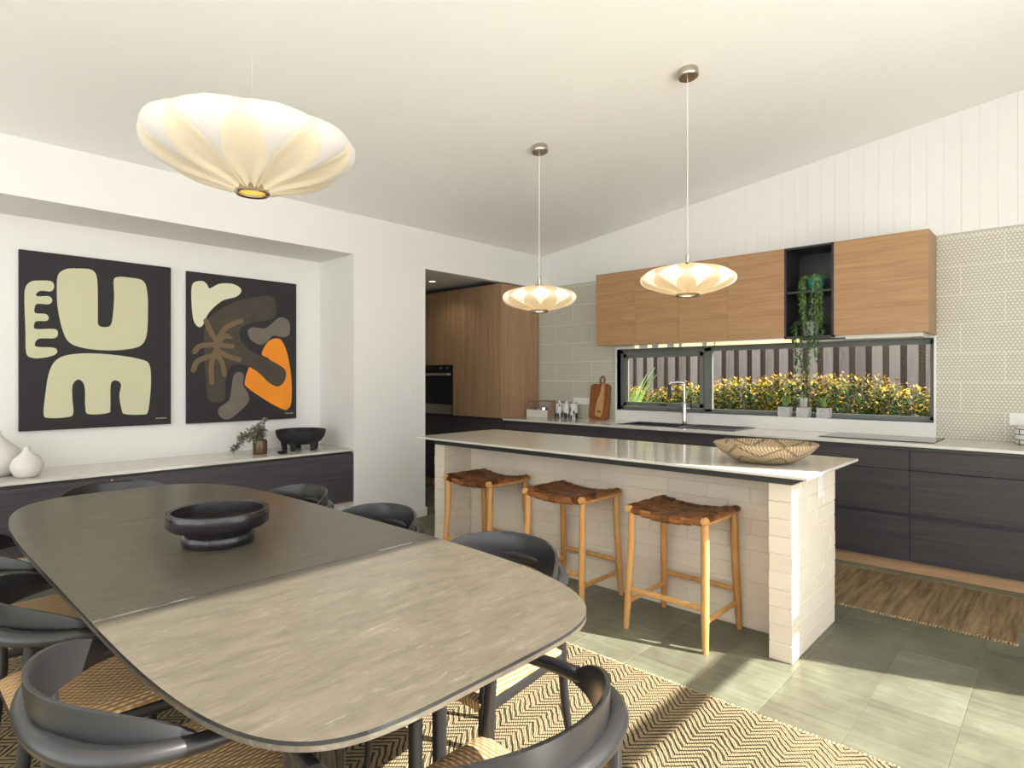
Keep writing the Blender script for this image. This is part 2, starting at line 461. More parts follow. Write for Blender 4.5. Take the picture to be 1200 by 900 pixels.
# ------------------------------------------------------------------ ceiling
x0, x1, y0, y1 = XW-0.02, XR+0.12, YB-0.12, YK+0.14
ce = MB().prism([(x0, zc(x0)), (x1, zc(x1)), (x1, zc(x1)+0.15), (x0, zc(x0)+0.15)], y0, y1, 'y').build('ceiling', 'ceiling_paint')
struct(ce, 'white ceiling sloping up away from the dining wall')

# ------------------------------------------------------------------ dining wall with the niche and the scullery opening
NY0, NY1, OY = -2.2, 2.91, 3.70
NZ, OZ = 2.41, 2.385
w = MB()
zt = zc(XW)+0.05
w.box(XW-0.10, XW, NY0, NY1, NZ, zt)                # header over niche
w.box(XN-0.12, XW, NY1, OY, 0, zt)                  # pier between niche and opening
w.box(XW-0.10, XW, OY, YK, OZ, zt)                  # over the opening
w.box(XN-0.12, XN, NY0, NY1, 0, NZ+0.1)             # niche back
w.box(XN-0.12, XW-0.10, NY0, NY1, NZ, NZ+0.1)       # niche soffit
w.box(XN-0.12, XW, YB-0.12, NY0, 0, zt)
wl = struct(w.build('wall_left', 'white_paint'), 'white dining wall with a deep recessed niche')
bb = MB().box(XW, XW+0.014, NY1, OY+0.014, 0, 0.085, 0.002).box(XN, XW, OY, OY+0.014, 0, 0.085, 0.002)
struct(bb.build('baseboard_left', 'white_panel'), 'low white baseboard of the dining wall pier')
# scullery beyond the opening
sc_ = MB().box(-7.0, XN-0.12, 3.58, OY, 0, 2.6).box(-7.12, -7.0, 3.58, YK+0.14, 0, 2.6)
struct(sc_.build('wall_scullery', 'white_paint'), 'white wall of the scullery behind the opening')
struct(box('ceiling_scullery', 'white_paint', -7.0, XW-0.10, OY, YK, 2.44, 2.56), 'low flat ceiling of the scullery')
dl = thing('downlight', 'small round recessed downlight glowing in the scullery ceiling', 'downlight', (-5.38, 4.45, 2.44))
MB().lathe([(0.035, -0.004), (0.048, -0.006), (0.05, 0.0)], n=24).build('trim_ring', 'white_panel', dl, smooth=True)
MB().lathe([(0.0, -0.0045), (0.035, -0.004)], n=24, cap=False).build('glow_disc', 'downlight_glow', dl)
sp_ = bpy.data.lights.new('downlight_bulb', 'SPOT'); sp_.energy = 5; sp_.color = (1, 0.86, 0.66); sp_.spot_size = 2.3; sp_.spot_blend = 0.6; sp_.shadow_soft_size = 0.035
so = bpy.data.objects.new('downlight_bulb', sp_); C.objects.link(so); so.parent = dl; so.location = (0, 0, -0.012)

# ------------------------------------------------------------------ kitchen wall with strip window, vertical boards and dotted tiles
WX0, WX1, WZ0, WZ1 = -3.545, -0.755, 0.995, 1.632
w = MB()
def kwall(x0, x1, z0, z1): w.box(x0, x1, YK+0.012, YK+0.15, z0, z1)
kwall(-7.0, XW, 0, 2.5)
kwall(XW, WX0, 0, 2.39); kwall(WX1, XR, 0, 2.39); kwall(WX0, WX1, 0, WZ0); kwall(WX0, WX1, WZ1, 2.39)
w.prism([(XW-0.1, 2.39), (XR, 2.39), (XR, zc(XR)+0.05), (XW-0.1, zc(XW-0.1)+0.05)], YK+0.012, YK+0.15, 'y')
wk = struct(w.build('wall_kitchen', 'white_paint'), 'kitchen window wall with dotted tile splashback and white boards above')
BW = 0.105
x = XW
while x < 0.35:
    xa, xb = x+0.0015, x+BW-0.0015
    xa, xb = x+0.0002, x+BW-0.0002; ve = 0.0016
    P8 = [(xa+ve, YK, 2.392), (xb-ve, YK, 2.392), (xb-ve, YK, zc(xb)-0.001), (xa+ve, YK, zc(xa)-0.001), (xa, YK+ve, 2.392), (xb, YK+ve, 2.392), (xb, YK+ve, zc(xb)-0.001), (xa, YK+ve, zc(xa)-0.001)]
    P8 += [(xa, YK+0.012, 2.392), (xb, YK+0.012, 2.392), (xb, YK+0.012, zc(xb)-0.001), (xa, YK+0.012, zc(xa)-0.001)]
    MB().poly(P8, [(0, 1, 2, 3), (0, 4, 5, 1), (1, 5, 6, 2), (2, 6, 7, 3), (3, 7, 4, 0), (4, 8, 9, 5), (5, 9, 10, 6), (6, 10, 11, 7), (7, 11, 8, 4), (8, 11, 10, 9)]).build('wall_board', 'white_paint', wk)
    x += BW
TTW, TTH = 0.504, 0.2125
row = 0
z = ZB-0.012
zrows = []
zt_ = 2.39
zr = 1.087
while zr > ZB: zr -= TTH
while zr < zt_:
    zrows.append((max(zr, ZB-0.01), min(zr+TTH, zt_))); zr += TTH
for r_, (za, zb) in enumerate(zrows):
    xs = -4.374+(TTW/2 if r_ % 2 else 0)-TTW*2
    while xs < 0.35:
        for (ca, cb) in ((XW-0.2, WX0-0.012), (WX1+0.012, 0.35)):
            xa, xb = max(xs, ca), min(xs+TTW, cb)
            # behind the wall cabinets nothing can be seen
            if xb-xa < 0.03 or zb-za < 0.01: continue
            cx = (xa+xb)/2
            MB().box(xa-cx+0.002, xb-cx-0.002, -0.009, 0, 0.002, zb-za-0.002, 0.0012).build('tile', 'dot_tile', wk, (cx, YK+0.012, za))
        xs += TTW
gb = MB().box(XW-0.2, WX0-0.012, YK+0.0045, YK+0.0118, ZB-0.01, 2.39).box(WX1+0.012, 0.35, YK+0.0045, YK+0.0118, ZB-0.01, 2.39)
gb.build('grout_bed', 'grout', wk)
# ledge tile area right under the window: white lining
ln = MB()
ln.box(WX0-0.012, WX1+0.012, YK-0.008, YK+0.012, ZB, WZ0+0.0)
ln.box(WX0-0.012, WX0+0.0, YK-0.008, YK+0.14, WZ0, WZ1+0.03)
ln.box(WX1, WX1+0.012, YK-0.008, YK+0.14, WZ0, WZ1+0.03)
ln.box(WX0, WX1, YK-0.008, YK+0.14, WZ1, WZ1+0.03)
ln.box(WX0, WX1, YK-0.010, YK+0.14, WZ0-0.012, WZ0)
struct(ln.build('trim_1', 'white_panel'), 'white reveal and sill lining around the strip window')

wn = put('window_1', None, None, (-2.15, YK+0.10, WZ0)); struct(wn, 'long strip window with dark grey frame above the worktop')
def wpart(name, mat, x0, x1, y0, y1, z0, z1, par=None):
    par = par or wn
    return box(name, mat, x0+2.15, x1+2.15, y0, y1, z0-WZ0, z1-WZ0, par)
f1 = MB(); L, R_, B_, T_ = WX0+2.15, WX1+2.15, 0.012, WZ1-WZ0-0.012
for (a, b, c_, d) in ((L, R_, B_-0.012, B_+0.025), (L, R_, T_-0.03, T_+0.012), (L, L+0.035, B_, T_), (R_-0.035, R_, B_, T_), (-2.60+2.15, -2.53+2.15, B_, T_)):
    f1.box(a, b, -0.02, 0.03, c_, d)
f1.build('window_frame', 'window_frame', wn)
sa = MB()
sl, sr, sb, st_ = L+0.04, -2.605+2.15, B_+0.03, T_-0.035
for (a, b, c_, d) in ((sl, sr, sb, sb+0.042), (sl, sr, st_-0.042, st_), (sl, sl+0.042, sb, st_), (sr-0.042, sr, sb, st_)):
    sa.box(a, b, -0.028, 0.018, c_, d, 0.003)
sash = sa.build('sash', 'window_frame', wn)
MB().box(sl+0.04, sr-0.04, -0.004, 0.0, sb+0.04, st_-0.04).build('pane', 'glass', wn)
MB().box(-2.53+2.15, R_-0.035, -0.004, 0.0, B_+0.025, T_-0.03).build('pane', 'glass', wn)
MB().box(-0.9-0.03, -0.9+0.05, -0.045, -0.028, sb+0.012, sb+0.028).build('window_latch', 'black_metal', wn)

# ------------------------------------------------------------------ right wall (big glazed opening) and wall behind the camera
w = MB()
OJ = 3.924
w.box(XR, XR+0.12, OJ, YK+0.14, 0, zc(XR)+0.1)
w.box(XR, XR+0.12, YB, OJ, 3.27, zc(XR)+0.1)
w.box(XR, XR+0.12, YB-0.12, -2.9, 0, 3.3)
struct(w.build('wall_right', 'white_paint'), 'white wall around the tall sliding door opening')
dr = put('door_1', None, None, (XR+0.05, 0.5, 0)); struct(dr, 'tall black framed sliding doors with a transom bar')
MB().box(-0.025, 0.025, -3.4, OJ-0.5, 2.05, 2.11).build('transom', 'window_frame', dr)
for yy in (-3.36, -1.9, -0.4):
    MB().box(-0.03, 0.03, yy-0.03, yy+0.03, 0, 3.27).build('mullion', 'window_frame', dr)
w = MB()
w.box(-7.0, -4.5, YB-0.12, YB, 0, 3.0); w.box(1.3, XR, YB-0.12, YB, 0, 3.7)  # wide unseen opening added to let fill daylight in from behind
w.prism([(XN-0.12, 2.65), (-4.5, 2.65), (XR, 3.15), (XR, zc(XR)+0.1), (XN-0.12, zc(XN)+0.1)], YB-0.12, YB, 'y')
struct(w.build('wall_back', 'white_paint'), 'unseen white wall behind the camera, opened wide for fill daylight')

# ------------------------------------------------------------------ outside
gr = box('ground', 'bounce_paving', -9, 12, -12, 14, -0.35, -0.16)  # pale ground added out of view to bounce sunlight onto the ceiling
struct(gr, 'unseen ground outside the house, paled to bounce sunlight indoors')
struct(box('garden_bed', 'soil', -6.5, 2.5, 6.0, 7.4, -0.16, 0.25), 'raised soil bed under the hedge')
fe = thing('paling_fence', 'weathered grey timber paling fence behind the hedge', 'fence', (-2.2, 7.5, -0.16))
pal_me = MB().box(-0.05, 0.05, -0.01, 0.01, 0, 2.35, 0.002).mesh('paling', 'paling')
palb_me = MB().box(-0.055, 0.055, -0.01, 0.01, 0, 2.35).mesh('back_paling', 'paling_shade')
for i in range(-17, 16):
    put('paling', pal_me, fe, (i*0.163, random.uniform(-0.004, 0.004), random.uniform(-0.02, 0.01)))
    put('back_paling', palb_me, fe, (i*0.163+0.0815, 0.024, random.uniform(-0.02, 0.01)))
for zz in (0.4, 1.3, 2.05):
    MB().box(-2.85, 2.6, 0.036, 0.08, zz, zz+0.09).build('rail', 'paling_shade', fe)

def foliage(n, rx, ry, z0, z1, lmin, lmax, seed, topbias=0.0, qmin=0.15):
    rnd = random.Random(seed); m = MB()
    for _ in range(n):
        while True:
            a, b, c_ = rnd.uniform(-1, 1), rnd.uniform(-1, 1), rnd.uniform(-1, 1)
            q = a**4+b**4+c_**4
            if q < 1 and q > qmin: break
        c_ = c_+topbias*(1-abs(c_))
        p = Vector((a*rx, b*ry, (z0+z1)/2+c_*(z1-z0)/2))
        d = Vector((rnd.gauss(a, 0.8), rnd.gauss(b, 0.8), rnd.gauss(0.35, 0.6)))
        L_ = rnd.uniform(lmin, lmax)
        m.leaf(p, d, L_, L_*0.5, bend=rnd.uniform(0, 0.3))
    return m
fol_g = [foliage(5200, 0.46, 0.38, -0.05, 1.02, 0.035, 0.07, 10+q, 0, 0.0).mesh('foliage', 'hedge_green') for q in range(2)]
fol_y = [foliage(1300, 0.43, 0.37, 0.60, 1.10, 0.03, 0.055, 20+q).mesh('new_growth', 'hedge_yellow') for q in range(2)]
fol_c = [foliage(420, 0.43, 0.38, 0.35, 1.13, 0.03, 0.05, 30+q).mesh('copper_leaves', 'hedge_copper') for q in range(2)]
stem_me = MB().tube([(0, 0, 0), (0.02, 0, 0.4), (0, 0.02, 0.8)], [0.02, 0.015, 0.006], 6)
for q in range(5):
    a = q*1.3; stem_me.tube([(0, 0, 0.2), (0.2*math.cos(a), 0.2*math.sin(a), 0.6), (0.3*math.cos(a), 0.3*math.sin(a), 0.9)], [0.012, 0.008, 0.003], 5)
stem_me = stem_me.mesh('branches', 'stem')
for i in range(10):
    xx = -4.75+i*0.53
    s_ = thing('hedge_shrub', 'yellow tipped green shrub of the clipped hedge outside the strip window', 'shrub', (xx, 6.62+random.uniform(-0.05, 0.05), 0.24), random.uniform(0, 6), 'hedge shrubs outside the window')
    hs = random.uniform(0.92, 1.06); s_.scale = (1, 1, hs*(0.98 if xx > -3.0 else 0.88))
    put('branches', stem_me, s_)
    put('foliage', fol_g[i % 2], s_, kind='stuff'); put('new_growth', fol_y[i % 2], s_, kind='stuff'); put('copper_leaves', fol_c[(i+1) % 2], s_, kind='stuff')
sp = thing('strap_leaf_plant', 'bright green broad leaved plant beside the window edge', 'plant', (-3.84, 6.10, 0.24))
for i in range(18):
    a = i*2.4; L_ = random.uniform(0.8, 1.55)
    d = Vector((0.06+0.34*abs(math.cos(a)), math.sin(a)*0.2, 0))
    g = MB()
    def lf(u, v, d=d, L_=L_):
        t_ = v; wv = 0.048*math.sin(PI*min(1, t_*0.9+0.08))+0.004
        c_ = d*(t_*t_)*1.1+Vector((0, 0, L_*(t_-0.22*t_*t_)))
        sd = Vector((-d.y, d.x, 0)).normalized()
        return c_+sd*wv*(u*2-1)+Vector((0, 0, 0.012*abs(u*2-1)))
    g.grid(lf, 3, 8); g.build('leaf', 'leaf_light', sp, smooth=True)

# ------------------------------------------------------------------ kitchen base cabinets and worktop
YF = 4.83
def drawer_unit(x0, x1, label, rows, name='drawer_cabinet', front='dark_cab'):
    t_ = thing(name, label, 'cabinet', ((x0+x1)/2, 5.14, 0))
    hw = (x1-x0)/2
    box('carcass', 'dark_band', -hw, hw, YF+0.022-5.14, 0.28, 0.083, ZB-0.045, t_)
    box('plinth', 'oak_plinth', -hw, hw, 4.874-5.14, 4.89-5.14, 0.0, 0.083, t_)
    for (za, zb) in rows:
        box('drawer_front', front, -hw+0.0015, hw-0.0015, YF-5.14, YF+0.02-5.14, za, zb, t_, 0.0012)
    return t_
ROWS = [(0.085, 0.383), (0.408, 0.700), (0.705, 0.838)]
drawer_unit(-0.806, 0.35, 'dark charcoal drawer cabinet beyond the cooktop with timber plinth', ROWS)
drawer_unit(-1.46, -0.806, 'dark charcoal drawer cabinet directly under the cooktop', ROWS)
drawer_unit(-3.35, -2.10, 'dark charcoal cabinet under the sink', [(0.085, 0.838)], 'sink_cabinet')
drawer_unit(-4.60, -3.35, 'dark charcoal base cabinet below the canisters and chopping board', ROWS)
dw = thing('dishwasher', 'stainless steel dishwasher front between the dark cabinets', 'dishwasher', (-1.78, 5.14, 0))
box('body', 'dark_band', -0.318, 0.318, YF+0.022-5.14, 0.28, 0.083, ZB-0.045, dw)
box('door', 'steel', -0.315, 0.315, YF-5.14, YF+0.02-5.14, 0.085, 0.838, dw, 0.002)
box('plinth', 'oak_plinth', -0.318, 0.318, 4.874-5.14, 4.89-5.14, 0, 0.083, dw)
MB().tube([(-0.26, YF-5.17, 0.80), (0.26, YF-5.17, 0.80)], 0.008, 8).box(-0.25, -0.235, YF-5.172, YF-5.14, 0.793, 0.807).box(0.235, 0.25, YF-5.172, YF-5.14, 0.793, 0.807).build('handle', 'steel', dw, smooth=True)

wt = MB()
SX0, SX1, SY0, SY1 = -3.20, -2.62, 4.98, 5.34     # sink cutout
wt.box(-4.60, SX0, 4.80, YK-0.001, ZB-0.02, ZB, 0.002).box(SX1, 0.35, 4.80, YK-0.001, ZB-0.02, ZB, 0.002)
wt.box(SX0, SX1, 4.80, SY0, ZB-0.02, ZB).box(SX0, SX1, SY1, YK-0.001, ZB-0.02, ZB)
kt = thing('kitchen_worktop', 'long pale stone worktop running under the strip window', 'worktop', (0, 0, 0))
wt.build('stone_slab', 'stone', kt)
MB().box(-4.60, 0.35, YF-0.012, YF+0.03, ZB-0.045, ZB-0.02).build('shadow_line_strip', 'dark_band', kt)

sk = thing('sink', 'black inset sink with flat ribbed drainer', 'sink', (-2.6, 5.16, ZB))
b = MB(); o_ = -2.6
b.box(SX0-o_, SX1-o_, SY0-5.16, SY1-5.16, -0.185, -0.18)
for (a, b2, c_, d) in ((SX0, SX0+0.006, SY0, SY1), (SX1-0.006, SX1, SY0, SY1), (SX0, SX1, SY0, SY0+0.006), (SX0, SX1, SY1-0.006, SY1)):
    b.box(a-o_, b2-o_, c_-5.16, d-5.16, -0.185, 0.003)
b.build('basin', 'sink_black', sk)
rim = MB()
for (a, b2, c_, d) in ((SX0-0.03, SX0, SY0-0.02, SY1+0.06), (SX1, SX1+0.02, SY0-0.02, SY1+0.06), (SX0, SX1, SY0-0.02, SY0), (SX0, SX1, SY1, SY1+0.06)):
    rim.box(a-o_, b2-o_, c_-5.16, d-5.16, 0.0, 0.004, 0.001)
rim.build('rim', 'sink_black', sk)
dn = box('drainer', 'sink_black', SX1+0.02-o_, -2.07-o_, SY0-0.02-5.16, SY1+0.06-5.16, 0, 0.006, sk, 0.002)
for i in range(7):
    box('drainer_rib', 'sink_black', -0.24, 0.24, -0.15+i*0.055, -0.145+i*0.055, 0.006, 0.009, dn)

tp = thing('kitchen_tap', 'tall chrome pull-out tap with black spring hose head', 'tap', (-2.72, 5.36, ZB))
MB().lathe([(0.027, 0), (0.027, 0.012), (0.021, 0.014), (0.021, 0.20), (0.016, 0.21), (0.011, 0.215), (0.011, 0.39), (0.0, 0.395)], n=20).build('body', 'chrome', tp, smooth=True)
arc = [(0, 0, 0.385), (-0.01, -0.01, 0.40), (-0.06, -0.03, 0.405), (-0.115, -0.05, 0.40), (-0.128, -0.055, 0.38)]
MB().tube(arc, 0.011, 10).build('arm', 'chrome', tp, smooth=True)
MB().tube([(-0.128, -0.055, 0.385), (-0.13, -0.056, 0.33), (-0.13, -0.056, 0.25)], [0.014, 0.018, 0.019], 12).build('spray_head', 'black_metal', tp, smooth=True)
MB().tube([(0.02, 0, 0.15), (0.075, -0.01, 0.155)], 0.010, 10).build('lever_base', 'chrome', tp, smooth=True)
MB().tube([(0.07, -0.01, 0.15), (0.072, -0.012, 0.26)], [0.008, 0.006], 8).build('lever', 'black_metal', tp, smooth=True)

ck = thing('cooktop', 'flat black glass induction cooktop set on the pale worktop', 'cooktop', (-1.045, 5.17, ZB))
box('glass_plate', 'black_glass', -0.36, 0.36, -0.225, 0.225, 0.0, 0.006, ck, 0.002)
box('edge_frame', 'dark_band', -0.364, 0.364, -0.229, 0.229, 0.0, 0.003, ck)

# ------------------------------------------------------------------ tall oak cabinets with oven in the scullery run
tc_ = thing('tall_pantry_cabinet', 'tall oak pantry cabinet standing on the worktop line beside the oven', 'cabinet', (-5.02, 5.12, ZB))
box('side_panel', 'oak_v', 0.38, 0.40, -0.32, 0.32, 0, 1.495, tc_)
box('carcass', 'dark_band', -0.40, 0.38, -0.295, 0.32, 0.0, 1.495, tc_)
box('door', 'oak_v', -0.40, 0.378, -0.32, -0.298, 0.0, 1.495, tc_, 0.001)
ot = thing('oven_tower', 'oak oven tower with built in black oven', 'cabinet', (-5.745, 5.12, ZB))
box('carcass', 'dark_band', -0.323, 0.323, -0.25, 0.32, 0, 1.495, ot)
box('upper_door', 'oak_v', -0.322, 0.32, -0.32, -0.298, 0.605, 1.495, ot, 0.001)
ov = thing('oven', 'black glass built in oven with steel handle and two knobs', 'oven', (-5.745, 5.12, ZB))
box('control_panel', 'black_glass', -0.31, 0.31, -0.325, -0.255, 0.535, 0.60, ov)
od = box('door', 'black_glass', -0.31, 0.31, -0.325, -0.255, 0.13, 0.53, ov)
MB().box(-0.31, 0.31, -0.095, -0.045, 0.345, 0.375, 0.006).build('handle', 'steel', od)
box('lower_trim', 'steel', -0.31, 0.31, -0.325, -0.255, 0.01, 0.125, ov)
for kx in (0.12, 0.24):
    MB().tube([(kx, -0.325, 0.567), (kx, -0.345, 0.567)], 0.014, 14).build('knob', 'steel', ov, smooth=True)
bs = thing('base_cabinet', 'black base cabinet run under the oven and tall oak cabinet', 'cabinet', (-5.33, 5.14, 0))
box('carcass', 'dark_band', -0.725, 0.725, YF+0.022-5.14, 0.28, 0.083, ZB, bs)
for (a, b2) in ((-0.723, -0.08), (-0.078, 0.723)):
    box('door', 'dark_cab', a, b2, YF-5.14, YF+0.02-5.14, 0.085, ZB-0.01, bs, 0.0012)
box('plinth', 'oak_plinth', -0.725, 0.725, 4.874-5.14, 4.89-5.14, 0, 0.083, bs)
eb = thing('tall_white_cabinet', 'plain white tall cupboard at the dark end of the scullery', 'cabinet', (-6.5, 5.12, 0))
box('body', 'cabinet_white', -0.42, 0.42, -0.30, 0.32, 0, 2.38, eb); box('door', 'cabinet_white', -0.42, 0.42, -0.32, -0.302, 0.08, 2.38, eb)

# ------------------------------------------------------------------ oak wall cabinets
YC, CZ0, CZ1 = 5.12, 1.66, 2.385
def wall_cab(x0, x1, label, endpanel=False):
    t_ = thing('wall_cabinet', label, 'cabinet', ((x0+x1)/2, 5.28, CZ0), 0, None)
    hw = (x1-x0)/2
    box('carcass', 'cabinet_white', -hw, hw-(0.018 if endpanel else 0), YC+0.02-5.28, YK-0.002-5.28, 0.0, CZ1-CZ0-0.001, t_)
    box('door', 'oak_h', -hw+0.001, hw-0.001, YC-5.28, YC+0.018-5.28, -0.002, CZ1-CZ0, t_, 0.0008)
    if endpanel: box('end_panel', 'oak_v', hw-0.018, hw, YC+0.018-5.28, YK-0.002-5.28, -0.012, CZ1-CZ0, t_)
    return t_
wall_cab(-3.578, -3.12, 'oak wall cabinet at the end above the chopping board')
wall_cab(-3.12, -2.655, 'oak wall cabinet above the casement sash')
wall_cab(-2.655, -2.192, 'oak wall cabinet above the mullion of the strip window')
wall_cab(-2.192, -1.721, 'oak wall cabinet adjoining the open black shelf box')
wall_cab(-1.352, -0.739, 'wide oak wall cabinet above the cooktop', True)
ob = thing('open_shelf_box', 'black open shelf box set between the oak wall cabinets', 'shelf', (-1.5365, 5.28, CZ0))
hw = 0.1845; ya, yb = YC-5.28, YK-0.002-5.28; H = CZ1-CZ0
box('side_panel', 'black_metal', -hw, -hw+0.016, ya, yb, -0.012, H, ob); box('side_panel', 'black_metal', hw-0.016, hw, ya, yb, -0.012, H, ob)
box('top_panel', 'black_metal', -hw, hw, ya, yb, H-0.016, H, ob); box('bottom_panel', 'black_metal', -hw, hw, ya, yb, -0.012, 0.006, ob)
box('back_panel', 'black_metal', -hw, hw, yb-0.01, yb, 0, H, ob)
box('shelf', 'black_metal', -hw+0.016, hw-0.016, ya+0.01, yb-0.01, 0.352, 0.368, ob)
led = thing('led_strip', 'warm glowing light strip under the oak wall cabinets', 'light strip', (-2.4, 5.25, CZ0-0.013))
box('channel', 'steel', -0.75, 0.78, -0.10, -0.08, 0.0, 0.012, led)
for i, (a, b2) in enumerate(((-0.74, -0.70), (-0.60, -0.56), (-0.48, -0.40), (-0.32, -0.28), (-0.24, -0.05), (0.0, 0.06), (0.08, 0.78))):  # short left pieces are glowing stand-ins for glints of the strip
    box('diffuser_glint', 'led', a, b2, -0.098, -0.082, -0.026, 0.001, led)
rh = thing('rangehood', 'slim slide out rangehood under the wall cabinet', 'rangehood', (-1.08, 5.26, CZ0-0.03))
box('body', 'cabinet_white', -0.30, 0.30, -0.10, 0.17, 0.0, 0.029, rh, 0.001)
box('front_strip', 'black_metal', -0.30, -0.20, -0.108, -0.10, 0.001, 0.014, rh)

# ------------------------------------------------------------------ island
IX0, IX1, IY0, IY1, IZT = -3.52, -0.947, 2.93, 3.62, 0.832
isl = thing('kitchen_island', 'painted white brick kitchen island with recessed seating side', 'island', ((IX0+IX1)/2, 3.275, 0))
ox, oy = -isl.location.x, -isl.location.y
CH = IZT/10; BL = 0.24
PT = 0.112   # pillar thickness
YI = 3.20    # recessed brick face
MB().box(IX0+0.005+ox, IX0+PT-0.005+ox, IY0+0.005+oy, IY1-0.005+oy, 0, IZT).box(IX1-PT+0.005+ox, IX1-0.005+ox, IY0+0.005+oy, IY1-0.005+oy, 0, IZT).box(IX0+PT-0.005+ox, IX1-PT+0.005+ox, YI+0.005+oy, YI+0.10+oy, 0, IZT).build('mortar_core', 'mortar', isl)
cache = {}
def brick(x0, x1, y0, y1, k_):
    key = (round(x1-x0, 3), round(y1-y0, 3))
    if key not in cache:
        a, b2 = (x1-x0)/2, (y1-y0)/2
        cache[key] = MB().box(-a+0.0018, a-0.0018, -b2+0.0018, b2-0.0018, 0.0018, CH-0.0018, 0.0026).mesh('brick', 'brick_paint')
    o2 = put('brick', cache[key], isl, ((x0+x1)/2+ox+random.uniform(-.0015, .0015), (y0+y1)/2+oy+random.uniform(-.0018, .0018), k_*CH))
for k_ in range(10):
    for (a, b2) in ((IX0, IX0+PT), (IX1-PT, IX1)):          # the two pillars, laid along the depth
        ys = [IY0, IY0+BL/2] if k_ % 2 else [IY0]
        y = ys[0]; first = True
        while y < IY1-0.01:
            ln_ = BL/2 if (k_ % 2 and first) else BL
            ye = min(y+ln_, IY1)
            if IY1-ye < 0.05: ye = IY1
            brick(a, b2, y, ye, k_); y = ye; first = False
    x = IX0+PT; first = True                                 # recessed back face
    xe_ = IX1-PT
    while x < xe_-0.01:
        ln_ = BL/2 if (k_ % 2 and first) else BL
        xe = min(x+ln_, xe_)
        if xe_-xe < 0.05: xe = xe_
        brick(x, xe, YI, YI+0.11, k_); x = xe; first = False
kc = box('kitchen_side_cabinets', 'dark_cab', IX0+PT+ox, IX1-PT+ox, YI+0.112+oy, IY1-0.02+oy, 0.08, IZT, isl)
pp = MB().box(-0.004, 0.004, -0.037, 0.037, -0.058, 0.058, 0.002).build('power_outlet', 'white_panel', isl, (IX1+0.003+ox, 3.335+oy, 0.775))
for dz in (-0.02, 0.02): MB().box(0.0035, 0.006, -0.01, 0.01, dz-0.008, dz+0.008, 0.001).build('switch', 'cabinet_white', pp)
it = thing('island_worktop', 'pale polished stone worktop on the brick island', 'worktop', (-2.235, 3.25, 0.832))
box('stone_slab', 'stone', -1.385, 1.385, -0.43, 0.43, 0.046, 0.060, it, 0.002)
box('shadow_band', 'dark_band', -1.283, 1.285, -0.317, 0.366, 0.0, 0.046, it)

